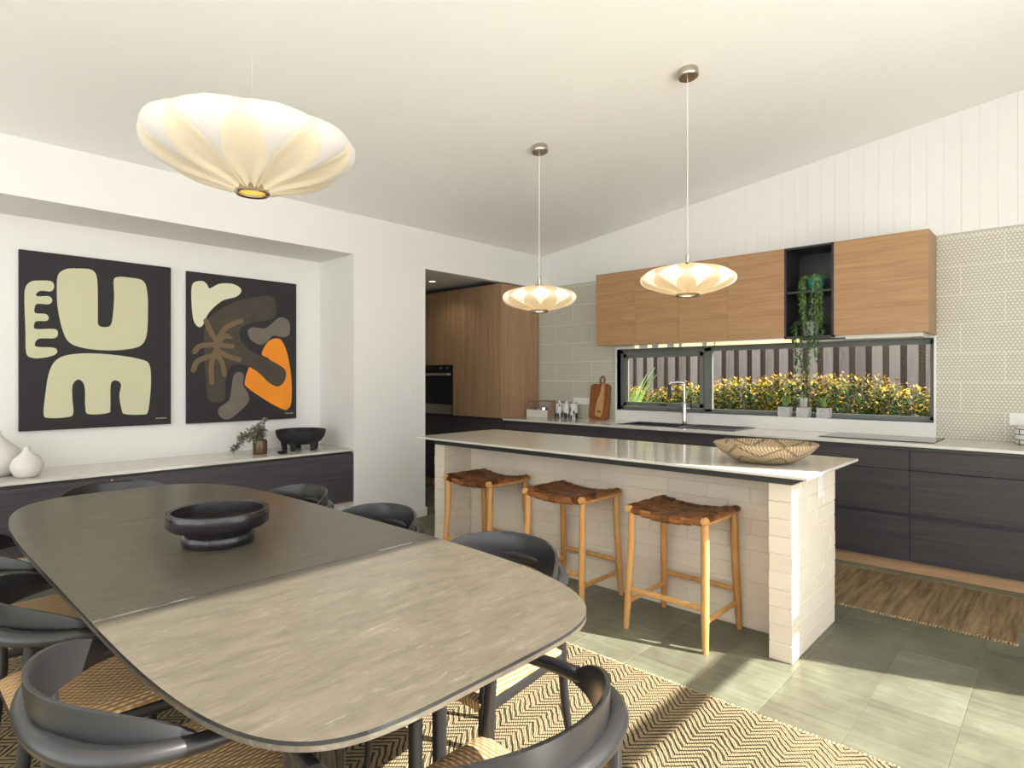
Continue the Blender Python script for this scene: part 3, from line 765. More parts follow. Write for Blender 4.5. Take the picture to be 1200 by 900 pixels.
# ------------------------------------------------------------------ bar stools
def make_stool():
    t_ = put('bar_stool', None)
    fx, fy, tx, ty = 0.212, 0.19, 0.205, 0.175
    for sx in (-1, 1):
        for sy in (-1, 1):
            pts = [(sx*(fx+0.01), sy*(fy+0.012), 0.0), (sx*(fx+0.004), sy*(fy+0.004), 0.15), (sx*(tx+0.002), sy*ty, 0.45), (sx*(tx+0.0), sy*(ty-0.004), 0.625)]
            MB().tube(pts, [0.015, 0.0195, 0.0205, 0.019], 10).build('leg', 'teak', t_, smooth=True)
    # curved side rails whose round ends show at the corners
    for sx in (-1, 1):
        pts = [(sx*0.212, y_*0.205, 0.637-0.014*(1-(y_)**2)) for y_ in (-1, -0.93, -0.6, -0.2, 0.2, 0.6, 0.93, 1)]
        MB().tube(pts, [0.016, 0.021, 0.020, 0.0185, 0.0185, 0.020, 0.021, 0.016], 12).build('side_rail', 'teak', t_, smooth=True)
    for sy in (-1, 1):
        pts = [(x_*0.205, sy*0.178, 0.630-0.022*(1-x_*x_)) for x_ in (-1, -0.5, 0, 0.5, 1)]
        MB().tube(pts, 0.013, 8).build('end_rail', 'teak', t_, smooth=True)
    for sy in (-1, 1):
        MB().tube([(-0.213, sy*0.191, 0.21), (0.213, sy*0.191, 0.21)], 0.0135, 8, (0.75, 1.1)).build('stretcher', 'teak', t_, smooth=True)
    for sx in (-1, 1):
        MB().tube([(sx*0.214, -0.19, 0.145), (sx*0.214, 0.19, 0.145)], 0.0135, 8, (0.75, 1.1)).build('stretcher', 'teak', t_, smooth=True)
    # woven leather straps: seven front-to-back, six side-to-side
    nx, ny = 7, 6
    wx_, wy_ = 0.40/nx, 0.37/ny
    def zs(x_, y_): return 0.652-0.030*(1-(x_/0.205)**2)*(1-0.25*(y_/0.19)**2)
    for i in range(nx):
        xc = -0.20+wx_*(i+0.5); g = MB(); pts = []
        N = 36
        def top(v, xc=xc, i=i):
            y_ = -0.19+0.38*v
            ph = (y_+0.185)/wy_
            return y_, zs(xc, y_)+0.0023*math.sin(PI*(ph+i))
        prof = [(-0.178, zs(xc, -0.19)-0.040), (-0.196, zs(xc, -0.19)-0.026), (-0.199, zs(xc, -0.19)-0.008)]
        prof += [top(j/N) for j in range(N+1)]
        prof += [(0.199, zs(xc, 0.19)-0.008), (0.196, zs(xc, 0.19)-0.026), (0.178, zs(xc, 0.19)-0.040)]
        h2 = wx_/2-0.0022
        for (xa, xb) in ((xc-h2, xc+h2),):
            n_ = len(prof); up_ = []; lo_ = []
            for (yy, zz) in prof:
                up_.append((g.bm.verts.new((xa, yy, zz)), g.bm.verts.new((xb, yy, zz))))
            for a, b2 in zip(up_, up_[1:]): g.bm.faces.new((a[0], a[1], b2[1], b2[0]))
            ext = bmesh.ops.solidify(g.bm, geom=list(g.bm.faces), thickness=0.003)
        g.build('strap', 'leather', t_, smooth=True)
    for j in range(ny):
        yc = -0.185+wy_*(j+0.5); g = MB(); prof = []
        N = 42
        for q in range(N+1):
            x_ = -0.215+0.43*q/N; ph = (x_+0.20)/wx_
            prof.append((x_, zs(max(-0.205, min(0.205, x_)), yc)-0.0023*math.sin(PI*(ph+j))+(0.006 if abs(x_) > 0.2 else 0)))
        prof = [(-0.236, 0.632), (-0.230, 0.650)]+prof+[(0.230, 0.650), (0.236, 0.632)]
        h2 = wy_/2-0.0022; up_ = []
        for (xx, zz) in prof: up_.append((g.bm.verts.new((xx, yc-h2, zz)), g.bm.verts.new((xx, yc+h2, zz))))
        for a, b2 in zip(up_, up_[1:]): g.bm.faces.new((a[0], a[1], b2[1], b2[0]))
        bmesh.ops.solidify(g.bm, geom=list(g.bm.faces), thickness=0.003)
        g.build('strap', 'leather', t_, smooth=True)
    return t_
st0 = make_stool()
for i, (xx, yy, rz, lb) in enumerate(((-1.515, 2.965, 0.0, 'teak bar stool with woven brown leather seat nearest the brick pillar with the power outlet'),
                                      (-2.25, 2.965, 0.0, 'middle teak bar stool of the three with woven brown leather seat'),
                                      (-3.0, 2.97, 0.0, 'teak bar stool with woven leather seat nearest the oven tower'))):
    s_ = st0 if i == 0 else copy_tree(st0)
    s_.location = (xx, yy, 0.0); s_.rotation_euler = (0, 0, rz); tag(s_, lb, 'stool', 'bar stools along the island')

# ------------------------------------------------------------------ basket on the island
bk = thing('woven_basket', 'shallow woven basket with dark zigzag pattern on the island worktop', 'basket', (-1.165, 3.18, 0.892))
prof = [(0.0, 0.0), (0.10, 0.0), (0.16, 0.018), (0.215, 0.055), (0.245, 0.085), (0.252, 0.098), (0.243, 0.100), (0.205, 0.064), (0.15, 0.03), (0.10, 0.013), (0.0, 0.012)]
m = MB(); m.lathe(prof, n=56, cap=False); bw_ = m.build('woven_body', 'basket', bk, smooth=True, angle=80)
m = MB(); ring = [(0.248*math.cos(a), 0.248*math.sin(a), 0.099) for a in [2*PI*i/60 for i in range(61)]]
m.tube(ring, 0.0065, 8); m.build('rim', 'basket', bk, smooth=True)
bk.scale = (1.0, 0.80, 1.0); bk.rotation_euler = (0, 0, 0.5)

# ------------------------------------------------------------------ rugs
def rug(name, mat, x0, x1, y0, y1, z, label, fr):
    t_ = thing(name, label, 'rug', ((x0+x1)/2, (y0+y1)/2, 0))
    a, b2 = (x1-x0)/2, (y1-y0)/2
    rnd = random.Random(3); m = MB(); n = 120
    e = []
    for i in range(n+1): e.append((-a+2*a*i/n, -b2+rnd.uniform(-.004, .004)))
    for i in range(n+1): e.append((a-2*a*i/n, b2+rnd.uniform(-.004, .004)))
    m.prism(e, 0.0, z); m.build('pile', mat, t_)
    m = MB()
    for sgn in (-1, 1):
        xx = -a
        while xx < a:
            L_ = rnd.uniform(0.010, 0.022)
            m.tube([(xx, sgn*(b2-0.006), z*0.75), (xx+rnd.uniform(-.004, .004), sgn*(b2+L_*0.6), z*0.7), (xx+rnd.uniform(-.006, .006), sgn*(b2+L_), 0.003)], [0.0045, 0.0045, 0.002], 5)
            xx += 0.0145
    m.build('edge_knots', fr, t_, kind='stuff')
plain('jute_edge', (0.36, 0.26, 0.14), 0.9, var=0.5, vscale=40)
rug('dining_rug', 'jute_rug', -3.75, 0.15, -0.55, 2.385, 0.012, 'large natural herringbone jute rug under the dining table', 'jute_edge')
rug('runner_rug', 'jute_runner', -2.4, -0.195, 3.90, 4.72, 0.010, 'narrow brown jute runner in front of the dark drawers', 'jute_edge')

# ------------------------------------------------------------------ dining table
TZ = 0.74
TX, TY = -2.245, 0.91
tb = thing('dining_table', 'long dark timber dining table with rounded corners', 'table', (TX, TY, 0.012))
zt0 = TZ-0.012
def outline(A, B, n=64):
    pts = []
    for i in range(n*2):
        a = 2*PI*i/(n*2); ca, sa_ = math.cos(a), math.sin(a)
        e = 2/((4.2 if sa_ > 0 else 6.0) if ca > 0 else 3.8)
        pts.append((A*(1.03 if ca < 0 else 1)*math.copysign(abs(ca)**e, ca), B*math.copysign(abs(sa_)**e, sa_)))
    return pts
def clip(pts, xa, xb):
    def half(P, f_, x_):
        out = []
        for i in range(len(P)):
            p, q = P[i], P[(i+1) % len(P)]
            ip, iq = f_(p), f_(q)
            if ip: out.append(p)
            if ip != iq:
                t_ = (x_-p[0])/(q[0]-p[0]); out.append((x_, p[1]+t_*(q[1]-p[1])))
        return out
    P = half(pts, lambda p: p[0] >= xa, xa); return half(P, lambda p: p[0] <= xb, xb)
oA, oB = outline(1.395, 0.535), outline(1.345, 0.487)
for (xa, xb) in ((-2, -0.601), (-0.599, 0.508), (0.510, 2)):
    m = MB(); P = clip(oA, xa, xb); Q = [(p[0]*1345/1395 if abs(p[0]-xa) > 1e-4 and abs(p[0]-xb) > 1e-4 else p[0], p[1]*0.91) for p in P]
    n = len(P)
    top_ = [m.bm.verts.new((p[0], p[1], zt0)) for p in P]; mid = [m.bm.verts.new((p[0], p[1], zt0-0.008)) for p in P]; low = [m.bm.verts.new((p[0], p[1], zt0-0.018)) for p in P]
    bot = [m.bm.verts.new((p[0], p[1], zt0-0.034)) for p in Q]
    m.bm.faces.new(top_); m.bm.faces.new(bot)
    for i in range(n):
        j = (i+1) % n
        ef = m.bm.faces.new((top_[i], top_[j], mid[j], mid[i])); ef.material_index = 1
        m.bm.faces.new((mid[i], mid[j], low[j], low[i])); m.bm.faces.new((low[i], low[j], bot[j], bot[i]))
    tt = m.build('tabletop', 'table_wood', tb); tt.data.materials.append(M['chair_black'])
for (ya, yb) in ((-0.533, -0.30), (0.29, 0.43)):  # bright strips added to stand for sun glinting off the leaf joint
    box('seam_glint', 'chrome', 0.5085, 0.5135, ya, yb, zt0-0.01, zt0+0.0006, tb)
box('apron', 'chair_black', -1.05, 0.95, -0.19, 0.19, zt0-0.095, zt0-0.034, tb)
for (lx, ly) in ((0.93, -0.16), (0.93, 0.16), (-0.95, -0.16), (-0.95, 0.16)):
    for (dx, dy) in ((0.028, 0.02), (-0.028, -0.02)):
        MB().tube([(lx+dx, ly+dy, 0.0), (lx+dx, ly+dy, zt0-0.034)], [0.019, 0.022], 14).build('leg', 'chair_black', tb, smooth=True)

bwl = thing('footed_bowl', 'round black carved wooden bowl on a short foot on the dining table', 'bowl', (-2.25, 0.872, TZ))
MB().lathe([(0.0, 0), (0.116, 0), (0.120, 0.004), (0.119, 0.034), (0.112, 0.040), (0.114, 0.046), (0.155, 0.060), (0.168, 0.072), (0.171, 0.112), (0.168, 0.119), (0.158, 0.120), (0.150, 0.117), (0.146, 0.075), (0.13, 0.066), (0.0, 0.063)], n=48, cap=False).build('turned_body', 'bowl_black', bwl, smooth=True, angle=50)
bwl['label'] = 'round black carved wooden bowl on a short foot on the dining table'

# ------------------------------------------------------------------ dining chairs
def make_chair():
    t_ = put('dining_chair', None)
    # arm rail: a U seen from above
    plan = [(0.262, 0.215), (0.275, 0.12), (0.283, 0.02), (0.275, -0.075), (0.245, -0.160), (0.185, -0.222), (0.10, -0.253), (0.0, -0.262)]
    plan = plan+[(-x_, y_) for x_, y_ in plan[-2::-1]]
    path = catmull(plan, 5, False)
    pts, rad, flat = [], [], []
    for (x_, y_) in path:
        bk_ = max(0.0, min(1.0, (0.05-y_)/0.3))
        pts.append((x_, y_, 0.655+0.015*bk_)); rad.append(0.0150+0.0035*bk_); flat.append((1+0.32*bk_, 1+0.15*bk_))
    rad[0] = rad[-1] = 0.012
    MB().tube(pts, rad, 12, flat).build('arm_rail', 'chair_black', t_, smooth=True, angle=60)
    # crescent backrest standing on the rail
    NU, NV = 33, 9
    def shell(u, v, off):
        a = math.radians(-80+160*u)
        ra, rb = 0.284, 0.256
        x_ = ra*math.sin(a); y_ = 0.0-rb*math.cos(a)
        e = max(0.0, 1-abs(2*u-1)**4.5)
        hgt_ = 0.012+0.090*e**0.75*(0.62+0.38*math.cos(a))
        z_ = 0.648+hgt_*v
        lean = -0.018*(v)*math.cos(a)
        n_ = Vector((math.sin(a)/ra, -math.cos(a)/rb, 0)).normalized()
        th_ = 0.0105*(1-0.55*v*v)*(0.35+0.65*e**0.5)
        return Vector((x_, y_+lean, z_))+n_*off*th_+n_*(-0.006)
    m = MB()
    A_ = m.grid(lambda u, v: shell(u, v, 1), NU, NV); B2 = m.grid(lambda u, v: shell(u, v, -1), NU, NV)
    for i in range(NU-1):
        m.bm.faces.new((A_[-1][i], A_[-1][i+1], B2[-1][i+1], B2[-1][i])); m.bm.faces.new((A_[0][i], A_[0][i+1], B2[0][i+1], B2[0][i]))
    for j in range(NV-1):
        m.bm.faces.new((A_[j][0], A_[j+1][0], B2[j+1][0], B2[j][0])); m.bm.faces.new((A_[j][-1], A_[j+1][-1], B2[j+1][-1], B2[j][-1]))
    m.build('backrest', 'chair_black', t_, smooth=True, angle=75)
    # legs
    for sx in (-1, 1):
        MB().tube([(sx*0.272, 0.232, 0), (sx*0.265, 0.218, 0.25), (sx*0.262, 0.205, 0.45), (sx*0.264, 0.19, 0.65)], [0.0105, 0.0145, 0.0170, 0.013], 12).build('leg', 'chair_black', t_, smooth=True)
        MB().tube([(sx*0.215, -0.262, 0), (sx*0.212, -0.215, 0.25), (sx*0.214, -0.195, 0.45), (sx*0.222, -0.192, 0.66)], [0.0105, 0.0145, 0.0170, 0.014], 12).build('leg', 'chair_black', t_, smooth=True)
    # seat frame rails
    def rail(p, q): MB().tube([p, q], 0.014, 8, (0.8, 1.3)).build('seat_rail', 'chair_black', t_, smooth=True)
    rail((-0.262, 0.205, 0.405), (0.262, 0.205, 0.405)); rail((-0.214, -0.195, 0.405), (0.214, -0.195, 0.405))
    rail((-0.262, 0.205, 0.40), (-0.214, -0.195, 0.40)); rail((0.262, 0.205, 0.40), (0.214, -0.195, 0.40))
    # woven cord seat, dished, wrapped round the rails
    def seat(u, v):
        y_ = -0.205+0.43*v; hwid = 0.222+0.042*v
        x_ = (2*u-1)*hwid
        ed = (1-(2*u-1)**8)*(1-(2*v-1)**8)
        dish = -0.018*(1-(2*u-1)**2)*(1-(2*v-1)**2)
        return Vector((x_, y_, 0.438+0.012*ed+dish-0.014*(1-ed)))
    m = MB(); NU, NV = 25, 21
    T2 = m.grid(seat, NU, NV)
    D2 = m.grid(lambda u, v: Vector((seat(u, v).x*0.985, seat(u, v).y*0.985, 0.398)), NU, NV)
    for i in range(NU-1):
        m.bm.faces.new((T2[0][i], T2[0][i+1], D2[0][i+1], D2[0][i])); m.bm.faces.new((T2[-1][i], T2[-1][i+1], D2[-1][i+1], D2[-1][i]))
    for j in range(NV-1):
        m.bm.faces.new((T2[j][0], T2[j+1][0], D2[j+1][0], D2[j][0])); m.bm.faces.new((T2[j][-1], T2[j+1][-1], D2[j+1][-1], D2[j][-1]))
    m.build('seat', 'paper_cord', t_, smooth=True, angle=50)
    return t_
ch0 = make_chair()
CHAIRS = [  # x, y, rotz, label   (local front = +y)
    (-1.43, 0.475, 0.0, 'black dining chair with cord seat pushed in by the seam, with sun on its back'),
    (-2.12, 0.475, 0.0, 'black cord seat dining chair in the middle of the side away from the island'),
    (-2.82, 0.475, 0.0, 'black cord seat dining chair away from the island, closest to the niche bench'),
    (-1.45, 1.375, PI, 'black dining chair on the island side, tucked in at the sunlit part of the table'),
    (-2.20, 1.375, PI, 'black dining chair on the island side, between its two neighbours'),
    (-2.92, 1.375, PI, 'black dining chair on the island side, in front of the wall pier corner'),
    (-0.862, 0.80, PI/2, 'black dining chair at the sunlit rounded head of the table'),
    (-3.62, 0.92, -PI/2, 'black dining chair at the shaded head of the table in front of the long bench'),
]
for i, (xx, yy, rz, lb) in enumerate(CHAIRS):
    c_ = ch0 if i == 0 else copy_tree(ch0)
    c_.location = (xx, yy, 0.012); c_.rotation_euler = (0, 0, rz); tag(c_, lb, 'chair', 'chairs around the dining table')

# ------------------------------------------------------------------ bench in the niche
BZ = 0.715
bn = thing('niche_bench_cabinet', 'long low dark timber cabinet built into the niche', 'cabinet', (-4.86, 0.355, 0))
ys = [-2.555, -1.55, -0.55, 0.75, 2.550]
box('plinth', 'white_panel', -0.27, 0.13, -2.55, 2.554, 0.0, 0.255, bn)
box('carcass', 'dark_band', -0.285, 0.255, -2.55, 2.552, 0.256, BZ-0.026, bn)
for a, b2 in zip(ys, ys[1:]): box('door', 'dark_cab_y', 0.258, 0.278, a+0.0015, b2-0.0015, 0.262, BZ-0.038, bn, 0.001)
box('base_strip', 'amber', 0.255, 0.279, -2.55, 2.55, 0.255, 0.261, bn)
for yy in (-0.55+0.355-0.355+0.0, 0.75): MB().lathe([(0, -0.006), (0.006, -0.004), (0.006, 0.004), (0, 0.006)], (0.280, yy, BZ-0.05), 10, False).build('catch_button', 'steel', bn, smooth=True)
bt = thing('bench_top', 'pale stone top along the niche bench', 'worktop', (-4.86, 0.355, BZ-0.02))
box('stone_slab', 'stone', -0.288, 0.282, -2.552, 2.553, 0.0, 0.020, bt, 0.0015)

# objects on the bench
lb_ = thing('legged_bowl', 'matte black bowl standing on stubby legs on the niche bench', 'bowl', (-4.86, 2.565, BZ))
MB().lathe([(0.0, 0.045), (0.10, 0.05), (0.165, 0.075), (0.195, 0.115), (0.205, 0.155), (0.204, 0.172), (0.196, 0.174), (0.188, 0.160), (0.16, 0.12), (0.10, 0.09), (0.0, 0.085)], n=40, cap=False).build('vessel', 'matte_black', lb_, smooth=True, angle=70)
for i in range(5):
    a = 0.3+2*PI*i/5
    MB().tube([(0.135*math.cos(a), 0.135*math.sin(a), 0.0), (0.14*math.cos(a), 0.14*math.sin(a), 0.085)], [0.021, 0.027], 12).build('leg', 'matte_black', lb_, smooth=True)
MB2 = MB().lathe([(0, 0), (0.03, 0), (0.045, 0.012), (0.03, 0.02), (0, 0.021)], n=18)
dsh = MB2.build('pebble_dish', 'matte_black', None, (-4.72, 2.33, BZ), smooth=True); tag(dsh, 'small flat black dish beside the legged bowl', 'dish')

dv = thing('dried_foliage_jar', 'brown glass jar of dusty grey green foliage on the niche bench', 'vase', (-4.82, 2.19, BZ))
MB().lathe([(0.0, 0), (0.052, 0), (0.055, 0.01), (0.055, 0.10), (0.05, 0.115), (0.046, 0.115), (0.048, 0.01), (0, 0.008)], n=24, cap=False).build('jar', 'brown_glass', dv, smooth=True)
rnd = random.Random(5)
for i in range(9):
    a = rnd.uniform(0, 2*PI); tilt = rnd.uniform(0.02, 0.13)
    if i == 0: P_ = [(0, 0, 0.02), (0.01, -0.05, 0.13), (0.03, -0.13, 0.125), (0.04, -0.20, 0.075), (0.045, -0.23, 0.055)]
    elif i == 1: P_ = [(0, 0, 0.02), (0, -0.05, 0.13), (0.02, -0.12, 0.165), (0.03, -0.17, 0.13)]
    elif i == 2: P_ = [(0, 0, 0.02), (0.01, 0.02, 0.15), (0.01, 0.03, 0.27)]
    else: P_ = [(0, 0, 0.02), (tilt*0.5*math.cos(a), tilt*0.5*math.sin(a), 0.12), (tilt*math.cos(a), tilt*math.sin(a)-0.02, rnd.uniform(0.15, 0.24))]
    Q_ = catmull(P_, 5, False); m = MB(); m.tube(Q_, 0.0022, 5)
    for p in Q_[4:]:
        for _ in range(6):
            d = Vector((rnd.gauss(0, 1), rnd.gauss(0, 1), max(-0.3, rnd.gauss(0.4, 0.7))))
            m.leaf(Vector(p), d, rnd.uniform(0.035, 0.06), 0.022, bend=0.2)
    m.build('sprig', 'leaf_grey', dv)

def gourd(loc, s_, label, sy=1.0):
    t_ = thing('gourd_vase', label, 'vase', loc)
    prof = [(0.0, 0), (0.055, 0.0), (0.075, 0.012), (0.098, 0.06), (0.10, 0.09), (0.085, 0.13), (0.055, 0.16), (0.030, 0.182), (0.017, 0.205), (0.016, 0.222), (0.012, 0.222), (0.012, 0.20), (0.03, 0.16), (0.07, 0.11), (0.07, 0.03), (0, 0.015)]
    MB().lathe([(r*s_, z_*s_*sy) for r, z_ in prof], n=32, cap=False).build('body', 'vase_white', t_, smooth=True, angle=80)
gourd((-4.76, 0.695, BZ), 0.85, 'small off white gourd shaped vase with pinched neck on the bench')
gourd((-4.955, 0.575, BZ), 1.30, 'larger off white gourd shaped vase behind the small one on the bench', 0.98)

# ------------------------------------------------------------------ paintings
def art(name, y0, y1, z0, z1, label, shapes, px2):
    t_ = thing(name, label, 'painting', (XN+0.002, (y0+y1)/2, z0))
    cy = (y0+y1)/2
    box('canvas', 'canvas', 0.0, 0.030, y0-cy, y1-cy, 0, z1-z0, t_, 0.0015)
    lvl = 0
    for mat, pts, kind in shapes:
        lvl += 1; xo = 0.0304+0.0003*lvl
        m = MB()
        def poly(P, x_):
            co = [Vector((x_, p[0]-cy, p[1]-z0)) for p in P]
            vv = [m.bm.verts.new(c_) for c_ in co]
            for tri in tessellate_polygon([[Vector((p[0], p[1], 0)) for p in P]]):
                try: m.bm.faces.new([vv[i_] for i_ in tri])
                except ValueError: pass
        if kind == 'fill':
            poly(catmull([px2(*p) for p in pts], 5), xo)
        else:
            for li, line in enumerate(pts):
                Q = catmull([px2(*p) for p in line], 6, False); wv = 0.0205
                lft, rgt = [], []
                for i_, p in enumerate(Q):
                    a_ = Q[max(0, i_-1)]; b2 = Q[min(len(Q)-1, i_+1)]
                    d = Vector((b2[0]-a_[0], b2[1]-a_[1])).normalized(); nn = Vector((-d.y, d.x))*wv
                    lft.append((p[0]+nn.x, p[1]+nn.y)); rgt.append((p[0]-nn.x, p[1]-nn.y))
                def cap(c_, f_, t2):
                    a0 = math.atan2(f_[1]-c_[1], f_[0]-c_[0])
                    return [(c_[0]+wv*math.cos(a0-PI*q/7), c_[1]+wv*math.sin(a0-PI*q/7)) for q in range(1, 7)]
                P = lft+cap(Q[-1], lft[-1], rgt[-1])+rgt[::-1]+cap(Q[0], rgt[0], lft[0])
                poly(P, xo+0.0004*li)
        for f_ in m.bm.faces:
            f_.normal_update()
            if f_.normal.x < 0: f_.normal_flip()
        me = bpy.data.meshes.new('painted_shape'); m.bm.to_mesh(me); m.bm.free(); me.materials.append(M[mat])
        put('painted_shape', me, t_)
    for i_ in range(6):
        box('signature_mark', 'art_cream_light', 0.0304, 0.0308, y1-cy-0.105+i_*0.013, y1-cy-0.098+i_*0.013, 0.045, 0.052, t_)
    return t_
F_, HY = 706.5, 443.0
def ppx(u, v, X):
    c_, s_ = math.cos(TH), math.sin(TH); a = (u-600)/F_; b2 = -(v-HY)/F_
    t_ = X/(a*c_-s_); return ((a*s_+c_)*t_, 1.33+b2*t_)
XA = XN+0.033
m1 = lambda a, b2: ppx(a/3.752, 280+b2/3.752, XA)
m2 = lambda a, b2: ppx(200+a/3.7474, 300+b2/3.7474, XA)
comb = [(175,183),(225,186),(238,208),(225,230),(180,228),(160,240),(165,252),(215,252),(230,270),(215,287),(165,285),(153,300),(155,325),(200,330),(214,345),(205,360),(160,362),(150,378),(158,396),(240,396),(255,416),(240,436),(175,438),(155,456),(162,474),(235,478),(252,495),(235,512),(180,524),(140,522),(115,500),(112,400),(108,300),(110,220),(135,188)]
ush = [(255,160),(290,133),(340,130),(400,135),(425,165),(430,250),(430,340),(433,378),(460,388),(487,378),(497,330),(502,250),(500,185),(515,168),(570,170),(630,185),(648,240),(650,330),(645,420),(620,468),(560,485),(470,490),(370,480),(305,455),(275,400),(255,310),(250,230)]
msh = [(245,535),(300,510),(400,503),(520,512),(620,530),(655,550),(664,610),(660,690),(650,760),(630,772),(550,770),(535,750),(525,690),(532,640),(510,622),(487,640),(485,740),(475,765),(390,770),(375,740),(372,650),(348,618),(320,640),(318,700),(322,765),(300,783),(210,787),(192,765),(200,680),(215,590)]
a1 = art('abstract_painting', 0.706, 1.626, 0.974, 2.186, 'abstract painting of cream comb, U and M shapes on black canvas', [('art_cream', comb, 'fill'), ('art_cream', ush, 'fill'), ('art_cream', msh, 'fill')], m1)
crm = [(105,115),(140,110),(160,125),(172,142),(215,122),(270,122),(305,140),(308,160),(285,180),(230,195),(185,230),(160,262),(140,305),(120,310),(100,280),(92,210),(92,140)]
brn = [(165,275),(230,225),(320,190),(400,176),(445,178),(462,210),(462,255),(440,278),(350,295),(305,320),(310,370),(350,415),(400,440),(470,475),(505,505),(500,550),(470,573),(430,555),(390,515),(340,485),(290,475),(255,500),(240,560),(238,620),(215,642),(170,635),(158,580),(150,480),(145,380),(150,310)]
org = [(400,430),(425,380),(460,362),(490,375),(515,440),(530,540),(530,640),(515,672),(490,672),(420,635),(340,580),(325,555),(340,500),(350,488),(390,490),(420,500),(450,480),(430,450)]
gr1 = [(340,325),(365,313),(410,318),(440,300),(470,273),(500,272),(522,295),(520,345),(490,357),(450,350),(425,375),(395,390),(360,375),(342,350)]
gr2 = [(275,530),(295,510),(320,520),(318,565),(340,605),(342,640),(300,685),(260,715),(230,715),(208,690),(215,665),(255,635),(265,590)]
hand = [[(155,285),(180,340),(205,375)],[(310,285),(250,310),(220,345),(205,385)],[(105,420),(130,395),(190,390)],[(100,500),(120,460),(190,435)],[(180,555),(178,480),(195,420)],[(235,520),(225,470),(200,430)],[(300,455),(250,440),(205,415)],[(270,397),(230,393),(200,390)],[(262,365),(240,350),(210,378)],[(205,370),(195,440)]]
a2 = art('abstract_painting', 1.742, 2.658, 0.968, 2.176, 'abstract painting with orange, brown, grey and cream shapes on black canvas', [('art_cream_light', crm, 'fill'), ('art_orange', org, 'fill'), ('art_brown', brn, 'fill'), ('art_grey', gr1, 'fill'), ('art_grey', gr2, 'fill'), ('art_tan', hand, 'line')], m2)

# light switch on the pier
sw = thing('light_switch', 'white double light switch plate on the wall pier', 'switch', (XW, 3.55, 1.14))
MB().box(0.0, 0.006, -0.037, 0.037, 0, 0.116, 0.002).build('plate', 'white_panel', sw)
for zz in (0.036, 0.08): MB().box(0.006, 0.011, -0.012, 0.012, zz-0.014, zz+0.014, 0.002).build('rocker', 'cabinet_white', sw)

# ------------------------------------------------------------------ bubble lamps
def bubble_lamp(loc, R, Hd, Hu, ztop, label, soft=False, N=10, cordr=0.0022):
    t_ = thing('pendant_lamp', label, 'lamp', loc, 0.12)
    r0 = 0.25*R if not soft else 0.16*R
    def prof(t2):
        s_ = abs(t2); r = r0+(R-r0)*(1-s_**2.3)
        return r, (Hu if t2 > 0 else -Hd)*(s_**0.95)
    tau = 0.74
    # ribbed skin: two opposed families of curved ribs
    def rib(phi, t2):
        g = PI/N*(abs(t2)/tau)**0.9
        d1 = abs(((phi-g)*N/(2*PI)+0.5) % 1-0.5); d2 = abs(((phi+g)*N/(2*PI)+0.5) % 1-0.5)
        return min(d1, d2)
    def skin(u, v):
        t2 = -1+2*v; phi = 2*PI*u; r, z_ = prof(t2)
        dip = 0.035*R*min(1, rib(phi, t2)*4)*(1-abs(t2)**3)
        r2 = r-dip*0.7; return Vector((r2*math.cos(phi), r2*math.sin(phi), z_*(1-0.10*min(1, rib(phi, t2)*4))))
    m = MB(); m.grid(skin, 160, 33, True)
    m.build('skin', 'shade_cream_soft' if soft else 'shade_cream', t_, smooth=True, angle=80)
    for k_ in range(N):
        m = MB(); pc = 2*PI*(k_+0.5)/N
        def pan(u, v, pc=pc):
            t2 = -tau+2*tau*v; half = PI/N*(1-(abs(t2)/tau)**0.9)
            a = (2*u-1); phi = pc+a*half*0.985; r, z_ = prof(t2)
            bul = 0.022*R*(1-a*a)*(1-abs(t2/tau)**2)
            r2 = r-0.028*R*(1-abs(a))*0+bul-0.006*R*abs(a)
            return Vector((r2*math.cos(phi), r2*math.sin(phi), z_))
        m.grid(pan, 9, 15)
        bmesh.ops.remove_doubles(m.bm, verts=m.bm.verts, dist=1e-5)
        m.build('panel', 'shade_panel_soft' if soft else 'shade_panel', t_, smooth=True, angle=80)
    zb = -Hd
    MB().lathe([(r0*1.02, zb+0.004), (r0*1.06, zb-0.004), (r0*0.98, zb-0.010), (r0*0.80, zb-0.006), (r0*0.78, zb+0.004)], n=36, cap=False).build('bottom_ring', 'nickel', t_, smooth=True)
    MB().lathe([(0, zb+0.004), (r0*0.80, zb+0.003)], n=30, cap=False).build('diffuser_disc', 'lamp_inside', t_)
    MB().lathe([(r0*1.02, Hu-0.002), (r0*0.6, Hu+0.006), (0, Hu+0.008)], n=30, cap=False).build('top_cap', 'nickel', t_, smooth=True)
    MB().lathe([(0.012, Hu), (0.012, Hu+0.06), (0.006, Hu+0.062)], n=14).build('stem', 'nickel', t_, smooth=True)
    zz = ztop-loc[2]
    MB().tube([(0, 0, Hu+0.05), (0, 0, zz-0.02)], cordr, 8).build('cord', 'cord_white', t_, smooth=True)
    cn = MB().lathe([(0.0, 0.002), (0.056, 0.002), (0.060, -0.004), (0.060, -0.040), (0.055, -0.046), (0.012, -0.048), (0.0, -0.048)], n=28, cap=False).build('canopy', 'nickel', t_, (0, 0, zz), smooth=True)
    cn.rotation_euler = (0, -math.atan(0.13), -0.12)
bubble_lamp((-2.80, 3.303, 1.905), 0.262, 0.092, 0.085, zc(-2.8)+0.0, 'small glowing bubble pendant over the island nearest the oak tall cabinet')
bubble_lamp((-1.655, 3.30, 1.912), 0.268, 0.092, 0.085, zc(-1.655)+0.0, 'small glowing bubble pendant over the island in front of the oak wall cabinets')
bubble_lamp((-2.246, 0.992, 2.205), 0.366, 0.180, 0.080, zc(-2.265)+0.0, 'large white bubble pendant hanging above the dining table', True, 10, 0.00035)

